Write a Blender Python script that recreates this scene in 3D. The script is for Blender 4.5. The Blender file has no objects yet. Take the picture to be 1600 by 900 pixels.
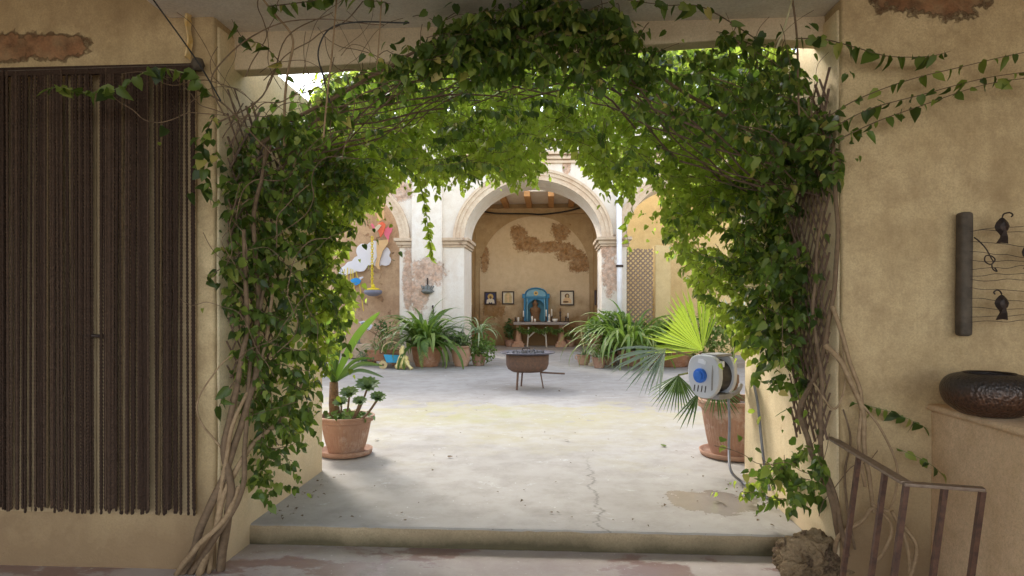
import bpy, bmesh, math, random
import numpy as np
from mathutils import Vector, Matrix, noise as mnoise
random.seed(7); rng = np.random.default_rng(7)
S = bpy.context.scene
COL = S.collection
R = math.radians

# ---------------------------------------------------------------- camera
CAM_Z = 1.59; YAW = 0.062; F = 1000.0; HZ = 475.0
sn, cs = math.sin(YAW), math.cos(YAW)
cam = bpy.data.cameras.new('camera'); camo = bpy.data.objects.new('camera', cam); COL.objects.link(camo)
camo.location = (0, 0, CAM_Z); camo.rotation_euler = (R(90), 0, YAW)
cam.sensor_width = 36; cam.lens = 36*F/1600; cam.shift_y = (HZ-450)/1600; cam.clip_start = .05; cam.clip_end = 1500
S.camera = camo
# ---------------------------------------------------------------- world and sun
SUN_TO = Vector((-.55, .75, .78)).normalized()
w = bpy.data.worlds.new('World'); S.world = w; w.use_nodes = True
nt = w.node_tree; nt.nodes.clear()
sky = nt.nodes.new('ShaderNodeTexSky'); sky.sky_type = 'NISHITA'; sky.sun_disc = False
sky.sun_elevation = math.asin(SUN_TO.z); sky.sun_rotation = math.atan2(SUN_TO.x, SUN_TO.y)
sky.air_density = 1.0; sky.dust_density = 1.0; sky.ozone_density = .6
hs = nt.nodes.new('ShaderNodeHueSaturation'); hs.inputs['Saturation'].default_value = .48
bg = nt.nodes.new('ShaderNodeBackground'); bg.inputs[1].default_value = .15
out = nt.nodes.new('ShaderNodeOutputWorld')
nt.links.new(sky.outputs[0], hs.inputs['Color']); nt.links.new(hs.outputs[0], bg.inputs[0]); nt.links.new(bg.outputs[0], out.inputs[0])
sl = bpy.data.lights.new('sun', 'SUN'); so = bpy.data.objects.new('sun', sl); COL.objects.link(so)
sl.energy = .6; sl.angle = R(10); sl.color = (1, .93, .82)
so.rotation_euler = SUN_TO.to_track_quat('Z', 'Y').to_euler()
vs = S.view_settings; vs.view_transform = 'Standard'; vs.look = 'None'; vs.gamma = 1; vs.use_curve_mapping = False
vs.exposure = 2.28
S.cycles.max_bounces = 10; S.cycles.diffuse_bounces = 6; S.cycles.transmission_bounces = 6; S.cycles.transparent_max_bounces = 6
S.cycles.use_denoising = True; S.cycles.sample_clamp_indirect = 8

# ---------------------------------------------------------------- pixel helpers (photo pixel -> place at a known depth)
def P(px, py, d):                       # at camera depth d
    u = (px-800)/F
    return Vector((d*(u*cs-sn), d*(cs+u*sn), CAM_Z+d*(HZ-py)/F))
def W(px, py, Y):                       # on the plane y = Y
    u = (px-800)/F
    return P(px, py, Y/(cs+u*sn))
def G(px, py, z=0):                     # on the plane z
    return P(px, py, (CAM_Z-z)*F/(py-HZ))
def proj(v):                            # numpy (n,3) -> px, py, d
    xc = v[:, 0]*cs+v[:, 1]*sn; d = -v[:, 0]*sn+v[:, 1]*cs
    return 800+F*xc/d, HZ-F*(v[:, 2]-CAM_Z)/d, d

# ---------------------------------------------------------------- node helpers
class NB:
    def __init__(s, name):
        s.m = bpy.data.materials.new(name); s.m.use_nodes = True
        s.t = s.m.node_tree; s.b = s.t.nodes['Principled BSDF']; s.o = s.t.nodes['Material Output']
        s.co = s.t.nodes.new('ShaderNodeTexCoord').outputs['Object']
    def n(s, typ, **kw):
        x = s.t.nodes.new(typ)
        for k, v in kw.items(): setattr(x, k, v)
        return x
    def set(s, sock, v):
        if isinstance(v, bpy.types.NodeSocket): s.t.links.new(v, sock)
        elif isinstance(v, (tuple, list)) and len(v) == 3 and sock.type == 'RGBA': sock.default_value = (*v, 1)
        else: sock.default_value = v
    def noise(s, scale, detail=5, rough=.6, vec=None, dist=0):
        x = s.n('ShaderNodeTexNoise'); s.set(x.inputs['Vector'], vec or s.co)
        x.inputs['Scale'].default_value = scale; x.inputs['Detail'].default_value = detail
        x.inputs['Roughness'].default_value = rough; x.inputs['Distortion'].default_value = dist
        return x.outputs[0]
    def vor(s, scale, feature='F1', out=0, vec=None):
        x = s.n('ShaderNodeTexVoronoi', feature=feature); s.set(x.inputs['Vector'], vec or s.co); x.inputs['Scale'].default_value = scale
        return x.outputs[out]
    def ramp(s, fac, stops):
        x = s.n('ShaderNodeValToRGB'); s.set(x.inputs[0], fac); e = x.color_ramp.elements
        while len(e) < len(stops): e.new(.5)
        for q, (p, c) in zip(e, stops):
            q.position = p; q.color = (c, c, c, 1) if isinstance(c, (int, float)) else (*c, 1)
        return x.outputs[0]
    def mix(s, fac, a, b, mode='MIX'):
        x = s.n('ShaderNodeMix', data_type='RGBA', blend_type=mode); s.set(x.inputs[0], fac); s.set(x.inputs[6], a); s.set(x.inputs[7], b)
        return x.outputs[2]
    def math(s, op, a, b=0.0, c=0.0, clamp=False):
        x = s.n('ShaderNodeMath', operation=op, use_clamp=clamp); s.set(x.inputs[0], a); s.set(x.inputs[1], b); s.set(x.inputs[2], c)
        return x.outputs[0]
    def scaled(s, v, vec=None):
        x = s.n('ShaderNodeVectorMath', operation='MULTIPLY'); s.set(x.inputs[0], vec or s.co); x.inputs[1].default_value = v
        return x.outputs[0]
    def sep(s):
        x = s.n('ShaderNodeSeparateXYZ'); s.set(x.inputs[0], s.co); return x.outputs
    def bump(s, h, strength=.3, dist=.01):
        x = s.n('ShaderNodeBump'); s.set(x.inputs['Height'], h); x.inputs['Strength'].default_value = strength; x.inputs['Distance'].default_value = dist
        s.set(s.b.inputs['Normal'], x.outputs[0])
    def ell(s, c, r):                   # distance to an ellipsoid centre in radii
        x = s.n('ShaderNodeVectorMath', operation='SUBTRACT'); s.set(x.inputs[0], s.co); x.inputs[1].default_value = c
        y = s.n('ShaderNodeVectorMath', operation='DIVIDE'); s.set(y.inputs[0], x.outputs[0]); y.inputs[1].default_value = r
        z = s.n('ShaderNodeVectorMath', operation='LENGTH'); s.set(z.inputs[0], y.outputs[0]); return z.outputs['Value']
    def done(s, col=None, rough=None, metal=None, spec=None):
        if col is not None: s.set(s.b.inputs['Base Color'], col)
        if rough is not None: s.set(s.b.inputs['Roughness'], rough)
        if metal is not None: s.set(s.b.inputs['Metallic'], metal)
        if spec is not None: s.set(s.b.inputs['Specular IOR Level'], spec)
        return s.m

def plaster(name, c1, c2, c3, patches=(), pcol=(.2, .11, .06), rough=.9, bump=.5, random_patch=0, pscale=1.2, foot=None):
    """lime plaster: mottled colour, fine grain, chipped bare patches at given places (plus random ones)"""
    n = NB(name)
    a = n.noise(.9, 6, .65); b = n.noise(5, 6, .7); f = n.noise(60, 3, .6)
    col = n.mix(n.ramp(a, [(.36, 0), (.62, 1)]), c1, c2)
    col = n.mix(n.math('MULTIPLY', n.ramp(b, [(.42, 0), (.72, 1)]), .65), col, c3)
    col = n.mix(n.math('MULTIPLY', n.ramp(n.noise(19, 7, .8), [(.52, 0), (.72, 1)]), .4), col, c3)
    col = n.mix(n.math('MULTIPLY', n.ramp(n.noise(31, 4, .7), [(.62, 0), (.74, 1)]), .35), col, tuple(min(1, q*1.25) for q in c1))
    col = n.mix(n.math('MULTIPLY', n.ramp(n.noise(75, 5, .85), [(.40, 1), (.56, 0)]), .42), col, tuple(q*.55 for q in c2))
    streak = n.noise(2.2, 5, .6, n.scaled((2.5, 2.5, .25)))
    col = n.mix(n.math('MULTIPLY', n.ramp(streak, [(.5, 0), (.8, 1)]), .45), col, c3)
    h = n.math('ADD', n.math('MULTIPLY', b, .8), n.math('ADD', n.math('MULTIPLY', f, .2), n.math('MULTIPLY', n.noise(19, 7, .8), .35)))
    mask = None
    wob = n.math('MULTIPLY_ADD', n.noise(16, 6, .75), .45, n.math('MULTIPLY', n.noise(2.8, 8, .75), .75))
    for c, r in patches:
        d = n.math('ADD', n.ell(c, r), n.math('MULTIPLY_ADD', wob, 2.4, -1.44))
        k = n.ramp(d, [(.80, 1), (1.0, 0)])
        mask = k if mask is None else n.math('MAXIMUM', mask, k)
    if random_patch:
        k = n.ramp(n.noise(pscale, 8, .68, dist=.4), [(random_patch, 0), (random_patch+.025, 1)])
        mask = k if mask is None else n.math('MAXIMUM', mask, k)
    if mask is not None:
        pc = n.mix(n.ramp(n.noise(9, 8, .8), [(.36, 0), (.64, 1)]), tuple(x*.7 for x in pcol), tuple(min(1, x*2.1) for x in pcol))
        col = n.mix(n.math('MULTIPLY', mask, n.ramp(n.noise(6, 6, .7), [(.3, .55), (.6, .95)])), col, pc)
        h = n.math('SUBTRACT', h, n.math('MULTIPLY', mask, 1.5))
    if foot:                            # rising damp / dirt at the base, ragged; on the riser also a painted shadow line
        z = n.sep()[2]
        d = n.math('ADD', n.math('MULTIPLY_ADD', z, 1/foot[1], -foot[0]/foot[1]), n.math('MULTIPLY_ADD', n.noise(2.5, 6, .7), 1.6, -.8))
        col = n.mix(n.math('MULTIPLY', n.ramp(d, [(.2, 1), (1, 0)]), .9), col, foot[2])
    n.bump(h, bump, .012)
    return n.done(col, rough, spec=.25)

def simple(name, c1, c2=None, rough=.6, metal=0, scale=12, bump=.15, spec=.4, bd=.004):
    n = NB(name); a = n.noise(scale, 6, .65)
    c2 = c2 or tuple(x*.7 for x in c1)
    n.bump(a, bump, bd)
    return n.done(n.mix(n.ramp(a, [(.35, 0), (.68, 1)]), c1, c2), rough, metal, spec)

def leafmat(name, stops, trans=.35, rough=.42):
    n = NB(name)
    g = n.n('ShaderNodeNewGeometry').outputs['Random Per Island']; oi = n.n('ShaderNodeObjectInfo').outputs['Random']
    r = n.math('FRACT', n.math('ADD', g, oi))
    c = n.ramp(r, stops); n.done(c, rough, spec=.35)
    tr = n.n('ShaderNodeBsdfTranslucent'); n.set(tr.inputs[0], n.mix(.75, c, (.66, .85, .10), 'MIX') if trans > .4 else n.mix(.5, c, (.35, .6, .06)))
    mx = n.n('ShaderNodeMixShader'); mx.inputs[0].default_value = trans
    n.t.links.new(n.b.outputs[0], mx.inputs[1]); n.t.links.new(tr.outputs[0], mx.inputs[2]); n.t.links.new(mx.outputs[0], n.o.inputs[0])
    return n.m

# ---------------------------------------------------------------- materials
M = {}
M['wall'] = plaster('room_plaster', (.64, .485, .275), (.50, .36, .19), (.29, .19, .095), bump=1.0,
    patches=[((-3.62, 4.0, 3.29), (.26, .5, .10)), ((-3.25, 4.0, 3.29), (.26, .5, .10)), ((2.32, 4.0, 3.50), (.42, .5, .17)),
             ((2.75, 4.0, 3.62), (.3, .5, .17))], pcol=(.16, .075, .035), foot=(-.15, .8, (.22, .14, .075)))
M['jamb'] = plaster('jamb_plaster_lit', (.84, .70, .46), (.78, .62, .38), (.62, .46, .27), random_patch=.66, pcol=(.36, .25, .15), foot=(-.15, .45, (.5, .38, .24)))  # wall plaster again, paler: stronger courtyard light put into the colour
M['ceil'] = plaster('ceiling_plaster', (.84, .79, .70), (.78, .71, .60), (.66, .57, .45))
M['beam'] = plaster('beam_plaster', (.74, .61, .43), (.68, .54, .36), (.56, .42, .27))
M['ledge'] = plaster('ledge_plaster', (.78, .58, .38), (.70, .50, .31), (.50, .33, .18), random_patch=.63, pcol=(.34, .22, .12), bump=1.0)  # paler than the wall: glow from the courtyard put into its colour
M['white'] = plaster('facade_limewash', (.82, .76, .67), (.78, .70, .58), (.66, .54, .41),
    patches=[(tuple(W(628, 300, 17.4)), (.45, 1, .28)), (tuple(W(668, 425, 17.2)), (.5, 1, .42)), (tuple(W(655, 460, 17.3)), (.3, 1, .5)),
             (tuple(W(952, 385, 17.3)), (.3, 1, .35)), (tuple(W(955, 430, 17.3)), (.3, 1, .6)), (tuple(W(885, 258, 17.3)), (.12, 1, .25)),
             (tuple(W(636, 440, 17.3)), (.16, 1, 1.0))],
    pcol=(.32, .20, .13), random_patch=.70, pscale=.8, foot=(0, .9, (.6, .5, .4)))
M['stone'] = plaster('impost_stone', (.66, .54, .40), (.56, .42, .28), (.42, .28, .17), bump=.8, random_patch=.6, pscale=4, pcol=(.25, .16, .1))
M['archi'] = plaster('archivolt_stone', (.74, .62, .46), (.66, .50, .34), (.46, .30, .19), bump=.7)
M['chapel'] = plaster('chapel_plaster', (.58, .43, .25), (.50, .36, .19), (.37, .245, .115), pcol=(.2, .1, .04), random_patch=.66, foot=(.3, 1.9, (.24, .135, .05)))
bw = 24.3
M['lunette'] = plaster('lunette_plaster', (.74, .60, .40), (.69, .545, .35), (.57, .43, .26),
    patches=[(tuple(W(811, 365, bw)), (.40, 1, .40)), (tuple(W(822, 380, bw)), (.62, 1, .36)), (tuple(W(876, 362, bw)), (.42, 1, .42)), (tuple(W(862, 385, bw)), (.95, 1, .24)),
             (tuple(W(889, 396, bw)), (.55, 1, .3)), (tuple(W(908, 411, bw)), (.5, 1, .42)), (tuple(W(757, 405, bw)), (.2, 1, .6)), (tuple(W(770, 480, bw)), (.5, 1, .45)),
             (tuple(W(845, 512, bw)), (1.6, 1, .34))], pcol=(.19, .10, .038), foot=(.3, 1.9, (.24, .135, .05)))
M['brown'] = plaster('recess_earth_plaster', (.62, .46, .30), (.52, .36, .23), (.33, .21, .125), bump=1, random_patch=.6, pscale=3, pcol=(.28, .17, .10))
M['ochre'] = plaster('recess_ochre_plaster', (.82, .64, .33), (.76, .57, .27), (.62, .43, .2), random_patch=.66, pcol=(.5, .36, .2))
M['court_wall'] = plaster('court_side_plaster', (.76, .66, .52), (.70, .58, .43), (.58, .45, .32), random_patch=.62, pcol=(.45, .30, .2))

def floor_mat():
    n = NB('courtyard_concrete'); x, y, z = n.sep()
    a = n.noise(.55, 7, .65); b = n.noise(3.2, 8, .72); f = n.noise(45, 4, .7)
    col = n.mix(n.ramp(a, [(.35, 0), (.65, 1)]), (.375, .35, .32), (.285, .26, .23))
    col = n.mix(n.math('MULTIPLY', n.ramp(b, [(.46, 0), (.70, 1)]), .5), col, (.21, .185, .16))
    # moss film in the middle of the yard
    mo = n.math('MULTIPLY', n.ramp(n.math('ADD', n.math('MULTIPLY', y, .1), n.math('MULTIPLY_ADD', n.noise(.9, 6, .7), .9, -.45)), [(.66, 0), (.95, 1), (1.75, 1), (2.0, 0)]),
                n.ramp(b, [(.35, .35), (.6, 1)]))
    col = n.mix(n.math('MULTIPLY', mo, .82), col, (.36, .32, .19))
    g2 = n.math('MULTIPLY', n.ramp(n.ell((-1.0, 9.1, 0), (2.0, 1.2, 1)), [(.2, 1), (1, 0)]), n.ramp(n.noise(2, 7, .75), [(.42, 0), (.62, 1)]))
    col = n.mix(n.math('MULTIPLY', g2, .4), col, (.28, .29, .07))
    # worn lime-white scuffs
    sc = n.math('MULTIPLY', n.ramp(n.noise(2.4, 9, .78, dist=.6), [(.60, 0), (.66, 1)]), .5)
    col = n.mix(sc, col, (.54, .53, .52))
    fl = n.ramp(n.noise(26, 3, .6), [(.70, 0), (.73, 1)])
    col = n.mix(n.math('MULTIPLY', fl, .6), col, (.74, .72, .70))
    sp = n.ramp(n.noise(33, 2, .5, n.scaled((1, 1.4, 1))), [(.24, 1), (.28, 0)])
    col = n.mix(n.math('MULTIPLY', sp, .6), col, (.12, .10, .085))
    # crack
    wob = n.math('MULTIPLY_ADD', n.noise(3.5, 8, .75, n.scaled((0, 1, 0))), .5, -.25)
    dx = n.math('ABSOLUTE', n.math('SUBTRACT', n.math('SUBTRACT', x, .36), wob))
    wy = n.ramp(n.math('MULTIPLY', y, .1), [(.44, 1), (.60, 1), (.68, 0)])
    crack = n.math('MULTIPLY', n.ramp(dx, [(.003, 1), (.009, 0)]), wy)
    col = n.mix(n.math('MULTIPLY', crack, .5), col, (.10, .085, .07))
    # spilt water by the hose
    wet = n.ramp(n.math('ADD', n.ell((1.28, 5.25, 0), (.42, .34, 1)), n.math('MULTIPLY_ADD', n.noise(5, 6, .7), 1.6, -.8)), [(.86, 1), (.95, 0)])
    col = n.mix(n.math('MULTIPLY', wet, .5), col, (.19, .155, .125))
    n.bump(n.math('SUBTRACT', n.math('ADD', n.math('MULTIPLY', b, .5), n.math('MULTIPLY', f, .22)), n.math('MULTIPLY', crack, 1.0)), .45, .012)
    return n.done(col, n.mix(wet, n.ramp(b, [(.3, .62), (.7, .9)]), (.2, .2, .2)), spec=.35)
M['floor'] = floor_mat()
def room_floor_mat():
    n = NB('room_concrete'); b = n.noise(2.6, 8, .72)
    col = n.mix(n.ramp(n.noise(1.1, 7, .7), [(.4, 0), (.6, 1)]), (.46, .40, .36), (.36, .29, .26))
    wet = n.ramp(n.noise(1.7, 8, .7, n.scaled((1, 1.6, 1))), [(.53, 0), (.56, 1)])
    col = n.mix(n.math('MULTIPLY', wet, .8), col, (.24, .14, .12))
    col = n.mix(n.math('MULTIPLY', n.ramp(n.noise(28, 3), [(.68, 0), (.72, 1)]), .6), col, (.72, .70, .67))
    n.bump(b, .4, .01)
    return n.done(col, n.mix(wet, (.75, .75, .75), (.28, .28, .28)), spec=.4)
M['room_floor'] = room_floor_mat()
M['riser'] = plaster('step_riser_cement', (.44, .34, .21), (.36, .27, .165), (.22, .165, .10), bump=.9, foot=(-.15, .14, (.06, .05, .025)))  # dark foot band: mossy dirt plus the step's shadow line painted in
M['earth'] = simple('street_ground', (.42, .36, .28), (.34, .29, .22), .9, scale=2)
def terracotta(name, c1, c2, lime=(.72, .56, .46), k=.5):
    n = NB(name); a = n.noise(7, 6, .7); f = n.noise(80, 3)
    col = n.mix(n.ramp(a, [(.35, 0), (.65, 1)]), c1, c2)
    col = n.mix(n.math('MULTIPLY', n.ramp(n.noise(4, 8, .75), [(.52, 0), (.68, 1)]), k), col, lime)
    n.bump(n.math('ADD', a, n.math('MULTIPLY', f, .2)), .25, .006)
    return n.done(col, .82, spec=.3)
M['terra'] = terracotta('terracotta', (.38, .225, .15), (.31, .17, .11), (.58, .46, .37), .75)
M['terra2'] = terracotta('orange_terracotta', (.45, .235, .13), (.36, .17, .095), k=.5)
M['urn'] = terracotta('limed_terracotta', (.50, .31, .20), (.42, .24, .15), (.62, .47, .35), .8)
M['soil'] = simple('potting_soil', (.06, .042, .03), (.10, .075, .055), .95, scale=40, bump=.8, bd=.02)
M['rust'] = simple('rusty_iron', (.13, .085, .065), (.20, .115, .075), .75, .35, scale=18, bump=.4)
M['iron'] = simple('dark_iron', (.035, .028, .025), (.07, .045, .035), .55, .6, scale=20, bump=.3)
M['railiron'] = simple('painted_rail_iron', (.065, .035, .026), (.15, .075, .045), .55, .3, scale=25, bump=.3)
M['railtop'] = simple('worn_rail_top', (.23, .165, .115), (.15, .095, .06), .5, .3, scale=25, bump=.2)
M['rimblue'] = simple('heat_blued_steel', (.16, .155, .18), (.09, .085, .10), .42, .7, scale=14, bump=.15)
M['char'] = simple('charred_wood', (.05, .045, .045), (.22, .205, .20), .95, scale=16, bump=.8, bd=.02)
M['bark'] = simple('vine_bark', (.20, .13, .075), (.12, .078, .045), .9, scale=30, bump=.7, bd=.01)
M['palebark'] = simple('pale_vine_bark', (.35, .24, .135), (.23, .15, .08), .9, scale=30, bump=.6, bd=.01)
M['twig'] = simple('thin_twig', (.15, .095, .05), (.10, .065, .035), .85)
M['greentwig'] = simple('green_shoot', (.16, .2, .06), (.2, .17, .07), .7)
M['slat'] = simple('willow_slat', (.13, .08, .052), (.20, .125, .085), .8, scale=30, bump=.4)
M['slat2'] = simple('weathered_lath', (.34, .25, .18), (.25, .175, .12), .85, scale=20, bump=.4)
M['oldwood'] = simple('old_dark_wood', (.06, .045, .032), (.11, .085, .06), .8, scale=14, bump=.8, bd=.01)
M['joist'] = simple('orange_joist_wood', (.50, .27, .10), (.38, .19, .07), .7, scale=6)
M['strand'] = simple('chenille_brown', (.032, .019, .013), (.060, .037, .026), .95, scale=80, bump=.6, spec=.1)
M['strand2'] = simple('chenille_umber', (.055, .034, .023), (.095, .06, .04), .95, scale=80, bump=.6, spec=.1)
M['doorwood'] = plaster('door_limed_board', (.46, .34, .20), (.38, .27, .15), (.30, .20, .11), bump=.3)
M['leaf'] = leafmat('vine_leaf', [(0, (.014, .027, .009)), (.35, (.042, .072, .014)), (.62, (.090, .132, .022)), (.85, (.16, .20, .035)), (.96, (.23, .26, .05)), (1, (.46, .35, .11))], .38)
M['leafb'] = leafmat('sunlit_vine_leaf', [(0, (.032, .060, .010)), (.3, (.085, .13, .018)), (.7, (.17, .215, .028)), (.97, (.26, .29, .04)), (1, (.45, .36, .10))], .53)  # lit copy of vine_leaf: sunshine put into the leaf colour beyond bright_y
M['fern'] = leafmat('fern_green', [(0, (.06, .11, .026)), (.6, (.12, .19, .04)), (1, (.21, .27, .07))], .34)
M['lime'] = leafmat('lime_strap_leaf', [(0, (.12, .20, .04)), (.6, (.19, .27, .055)), (1, (.30, .34, .12))], .3)
M['varieg'] = leafmat('variegated_leaf', [(0, (.10, .18, .07)), (.5, (.24, .30, .15)), (1, (.44, .46, .28))], .3)
M['greyleaf'] = leafmat('grey_green_leaf', [(0, (.10, .14, .08)), (1, (.20, .24, .15))], .2)
M['palmlit'] = leafmat('backlit_fan_leaf', [(0, (.08, .14, .02)), (1, (.19, .24, .03))], .45)  # glow of sun through the fan put into its yellow-green
M['palmblue'] = leafmat('silver_fan_leaf', [(0, (.20, .26, .22)), (1, (.33, .39, .34))], .12, .35)
M['palmdark'] = leafmat('dark_fan_leaf', [(0, (.04, .085, .022)), (1, (.075, .13, .04))], .2)  # darker green leaf, shared with other plants
M['succ'] = leafmat('succulent_leaf', [(0, (.09, .155, .045)), (1, (.17, .24, .085))], .15)
M['banana'] = leafmat('glossy_strap_leaf', [(0, (.085, .17, .028)), (1, (.13, .22, .04))], .4, .3)
M['trunk'] = simple('fibrous_trunk', (.22, .13, .065), (.12, .07, .04), .95, scale=30, bump=1, bd=.02)
M['reel'] = simple('pale_grey_plastic', (.56, .57, .62), (.52, .53, .58), .38, scale=4, bump=.03)
M['reeldark'] = simple('dark_plastic', (.035, .03, .03), (.06, .05, .048), .5, bump=.05)
M['reelgrey'] = simple('mid_grey_plastic', (.30, .28, .27), (.25, .235, .23), .5, bump=.05)
M['blueknob'] = simple('blue_plastic', (.035, .16, .60), (.03, .13, .5), .35, bump=.03)
M['hose'] = simple('grey_hose_rubber', (.26, .26, .29), (.20, .20, .23), .45, bump=.05)
M['rock'] = plaster('pitted_limestone', (.36, .26, .15), (.20, .135, .075), (.07, .048, .028), bump=1.0, random_patch=.55, pscale=7, pcol=(.10, .065, .04))  # random dark patches stand in for shade inside the pits
M['bronze'] = None
M['pipe'] = simple('white_pipe_paint', (.80, .78, .76), (.70, .66, .62), .5, scale=5)
M['goldstrip'] = simple('flaking_gilt', (.70, .44, .12), (.80, .62, .34), .6, scale=20, bump=.9, bd=.02)
M['artwhite'] = simple('art_white_paint', (.74, .76, .84), (.70, .72, .80), .55, scale=3, bump=.05)
M['artyel'] = simple('art_yellow_paint', (.80, .66, .04), (.74, .58, .03), .5, scale=5, bump=.05)
M['artgrey'] = simple('art_grey_paint', (.24, .25, .31), (.19, .20, .26), .6, scale=5, bump=.05)
M['artblue'] = simple('art_blue_paint', (.03, .33, .75), (.025, .24, .65), .5, scale=5, bump=.05)
M['artpink'] = simple('art_pink_paint', (.80, .20, .32), (.74, .16, .27), .55, scale=5, bump=.05)
M['artred'] = simple('art_coral_paint', (.80, .17, .09), (.74, .14, .07), .55, scale=5, bump=.05)
M['arttan'] = simple('art_tan_paint', (.74, .52, .28), (.68, .46, .24), .6, scale=5, bump=.05)
M['shrine'] = simple('shrine_blue_paint', (.030, .17, .32), (.05, .23, .38), .55, scale=9, bump=.2)
M['shrine2'] = simple('shrine_pale_blue', (.20, .40, .50), (.14, .33, .44), .6, scale=9, bump=.2)
M['teal'] = simple('shrine_teal_back', (.11, .26, .31), (.075, .20, .25), .7, scale=4, bump=.2)
M['gold'] = simple('old_gold', (.62, .44, .16), (.45, .30, .10), .45, .4, scale=20)
M['cream'] = simple('cream_paper', (.72, .66, .52), (.64, .57, .43), .8, scale=8, bump=.05)
M['navy'] = simple('navy_paint', (.03, .035, .11), (.05, .05, .14), .6)
M['frame'] = simple('dark_frame_wood', (.045, .028, .018), (.08, .05, .03), .5)
M['figure'] = simple('sepia_figure_paint', (.20, .11, .05), (.14, .075, .035), .7)
M['wax'] = simple('candle_wax', (.82, .79, .72), (.76, .72, .64), .5, bump=.05)
M['tablegrey'] = simple('grey_table_top', (.34, .30, .27), (.27, .235, .21), .7, scale=8)
M['tablewhite'] = simple('chipped_white_paint', (.66, .61, .52), (.55, .49, .40), .6)
M['yellowcer'] = simple('yellow_glaze', (.68, .54, .16), (.72, .62, .32), .35, scale=6, bump=.1)
M['cartblue'] = simple('cart_blue_board', (.05, .38, .62), (.04, .32, .55), .5)
M['cartwood'] = simple('cart_wood', (.20, .12, .07), (.13, .08, .045), .7)
M['wheel'] = simple('pale_wheel_wood', (.58, .46, .24), (.48, .36, .17), .6)
M['verdigris'] = simple('verdigris_metal', (.24, .26, .24), (.12, .115, .10), .6, .4, scale=20, bump=.4)
M['cable'] = simple('black_cable', (.02, .018, .016), (.03, .028, .025), .6)
M['rope'] = simple('pale_rope', (.50, .46, .28), (.42, .38, .22), .9, scale=60, bump=.5)
def potmat():
    n = NB('hammered_bronze'); v = n.vor(75, vec=n.scaled((1, 1, .8))); x, y, z = n.sep()
    k = n.ramp(z, [(.10, .0), (.17, 1)])
    col = n.mix(v, (.03, .016, .010), (.14, .07, .04))
    n.bump(v, .8, .006)
    return n.done(n.mix(k, col, (.055, .045, .04)), .42, .55)
M['bronze'] = potmat()

# ---------------------------------------------------------------- mesh helpers
class MB:
    def __init__(s): s.v = []; s.f = []
    def add(s, vs, fs):
        o = len(s.v); s.v += [tuple(v) for v in vs]; s.f += [tuple(i+o for i in f) for f in fs]; return s
    def box(s, lo, hi):
        x0, y0, z0 = lo; x1, y1, z1 = hi
        return s.add([(x0,y0,z0),(x1,y0,z0),(x1,y1,z0),(x0,y1,z0),(x0,y0,z1),(x1,y0,z1),(x1,y1,z1),(x0,y1,z1)],
                     [(0,3,2,1),(4,5,6,7),(0,1,5,4),(1,2,6,5),(2,3,7,6),(3,0,4,7)])
    def tube(s, pts, rad, n=6, caps=True):
        pts = [Vector(p) for p in pts]; m = len(pts)
        rr = rad if isinstance(rad, (list, tuple)) else [rad]*m
        o = len(s.v); up = None
        for i, p in enumerate(pts):
            t = (pts[min(i+1, m-1)]-pts[max(i-1, 0)])
            t = t.normalized() if t.length > 1e-9 else Vector((0, 0, 1))
            if up is None: up = t.orthogonal().normalized()
            up = (up-t*up.dot(t)); up = up.normalized() if up.length > 1e-6 else t.orthogonal().normalized()
            b = t.cross(up)
            for k in range(n):
                a = 2*math.pi*k/n; s.v.append(tuple(p+(up*math.cos(a)+b*math.sin(a))*rr[i]))
        for i in range(m-1):
            for k in range(n):
                a, b2 = o+i*n+k, o+i*n+(k+1) % n
                s.f.append((a, b2, b2+n, a+n))
        if caps: s.f.append(tuple(o+k for k in reversed(range(n)))); s.f.append(tuple(o+(m-1)*n+k for k in range(n)))
        return s
    def lathe(s, prof, n=32, c=(0, 0, 0), flute=None):
        o = len(s.v); m = len(prof)
        for i, (r, z) in enumerate(prof):
            for k in range(n):
                a = 2*math.pi*k/n; q = r
                if flute and flute[0] <= i <= flute[1]: q = r*(1-flute[2]*(k % 2))
                s.v.append((c[0]+q*math.cos(a), c[1]+q*math.sin(a), c[2]+z))
        for i in range(m-1):
            for k in range(n):
                a, b = o+i*n+k, o+i*n+(k+1) % n
                s.f.append((a, b, b+n, a+n))
        return s
    def prism(s, poly, y0, y1):          # polygon in xz, extruded in y
        n = len(poly)
        vs_ = [(x, y0, z) for x, z in poly]+[(x, y1, z) for x, z in poly]
        fs = [tuple(range(n)), tuple(reversed(range(n, 2*n)))]+[(i, i+n, (i+1) % n+n, (i+1) % n) for i in range(n)]
        return s.add(vs_, fs)
    def build(s, name, mat, parent=None, smooth=False, loc=None, bevel=0, kind=None):
        me = bpy.data.meshes.new(name); me.from_pydata(s.v, [], s.f); me.update()
        bm = bmesh.new(); bm.from_mesh(me); bmesh.ops.recalc_face_normals(bm, faces=bm.faces)
        if bevel:
            bmesh.ops.bevel(bm, geom=[e for e in bm.edges if e.is_manifold and e.calc_face_angle(0) > .6], offset=bevel, segments=2, profile=.6, affect='EDGES')
        bm.to_mesh(me); bm.free()
        return link(name, me, mat, parent, smooth, loc, kind)
def link(name, me, mat, parent=None, smooth=False, loc=None, kind=None):
    if isinstance(mat, str): mat = M[mat]
    if not me.materials: me.materials.append(mat)
    if smooth: me.shade_smooth()
    o = bpy.data.objects.new(name, me); COL.objects.link(o)
    if parent: o.parent = parent
    if loc is not None: o.location = loc
    if kind: o['kind'] = kind
    return o
def thing(name, loc, label, cat, group=None, rz=0):
    o = bpy.data.objects.new(name, None); COL.objects.link(o); o.location = loc; o.rotation_euler.z = rz
    o.empty_display_size = .1
    return tag(o, label, cat, group)
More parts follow.
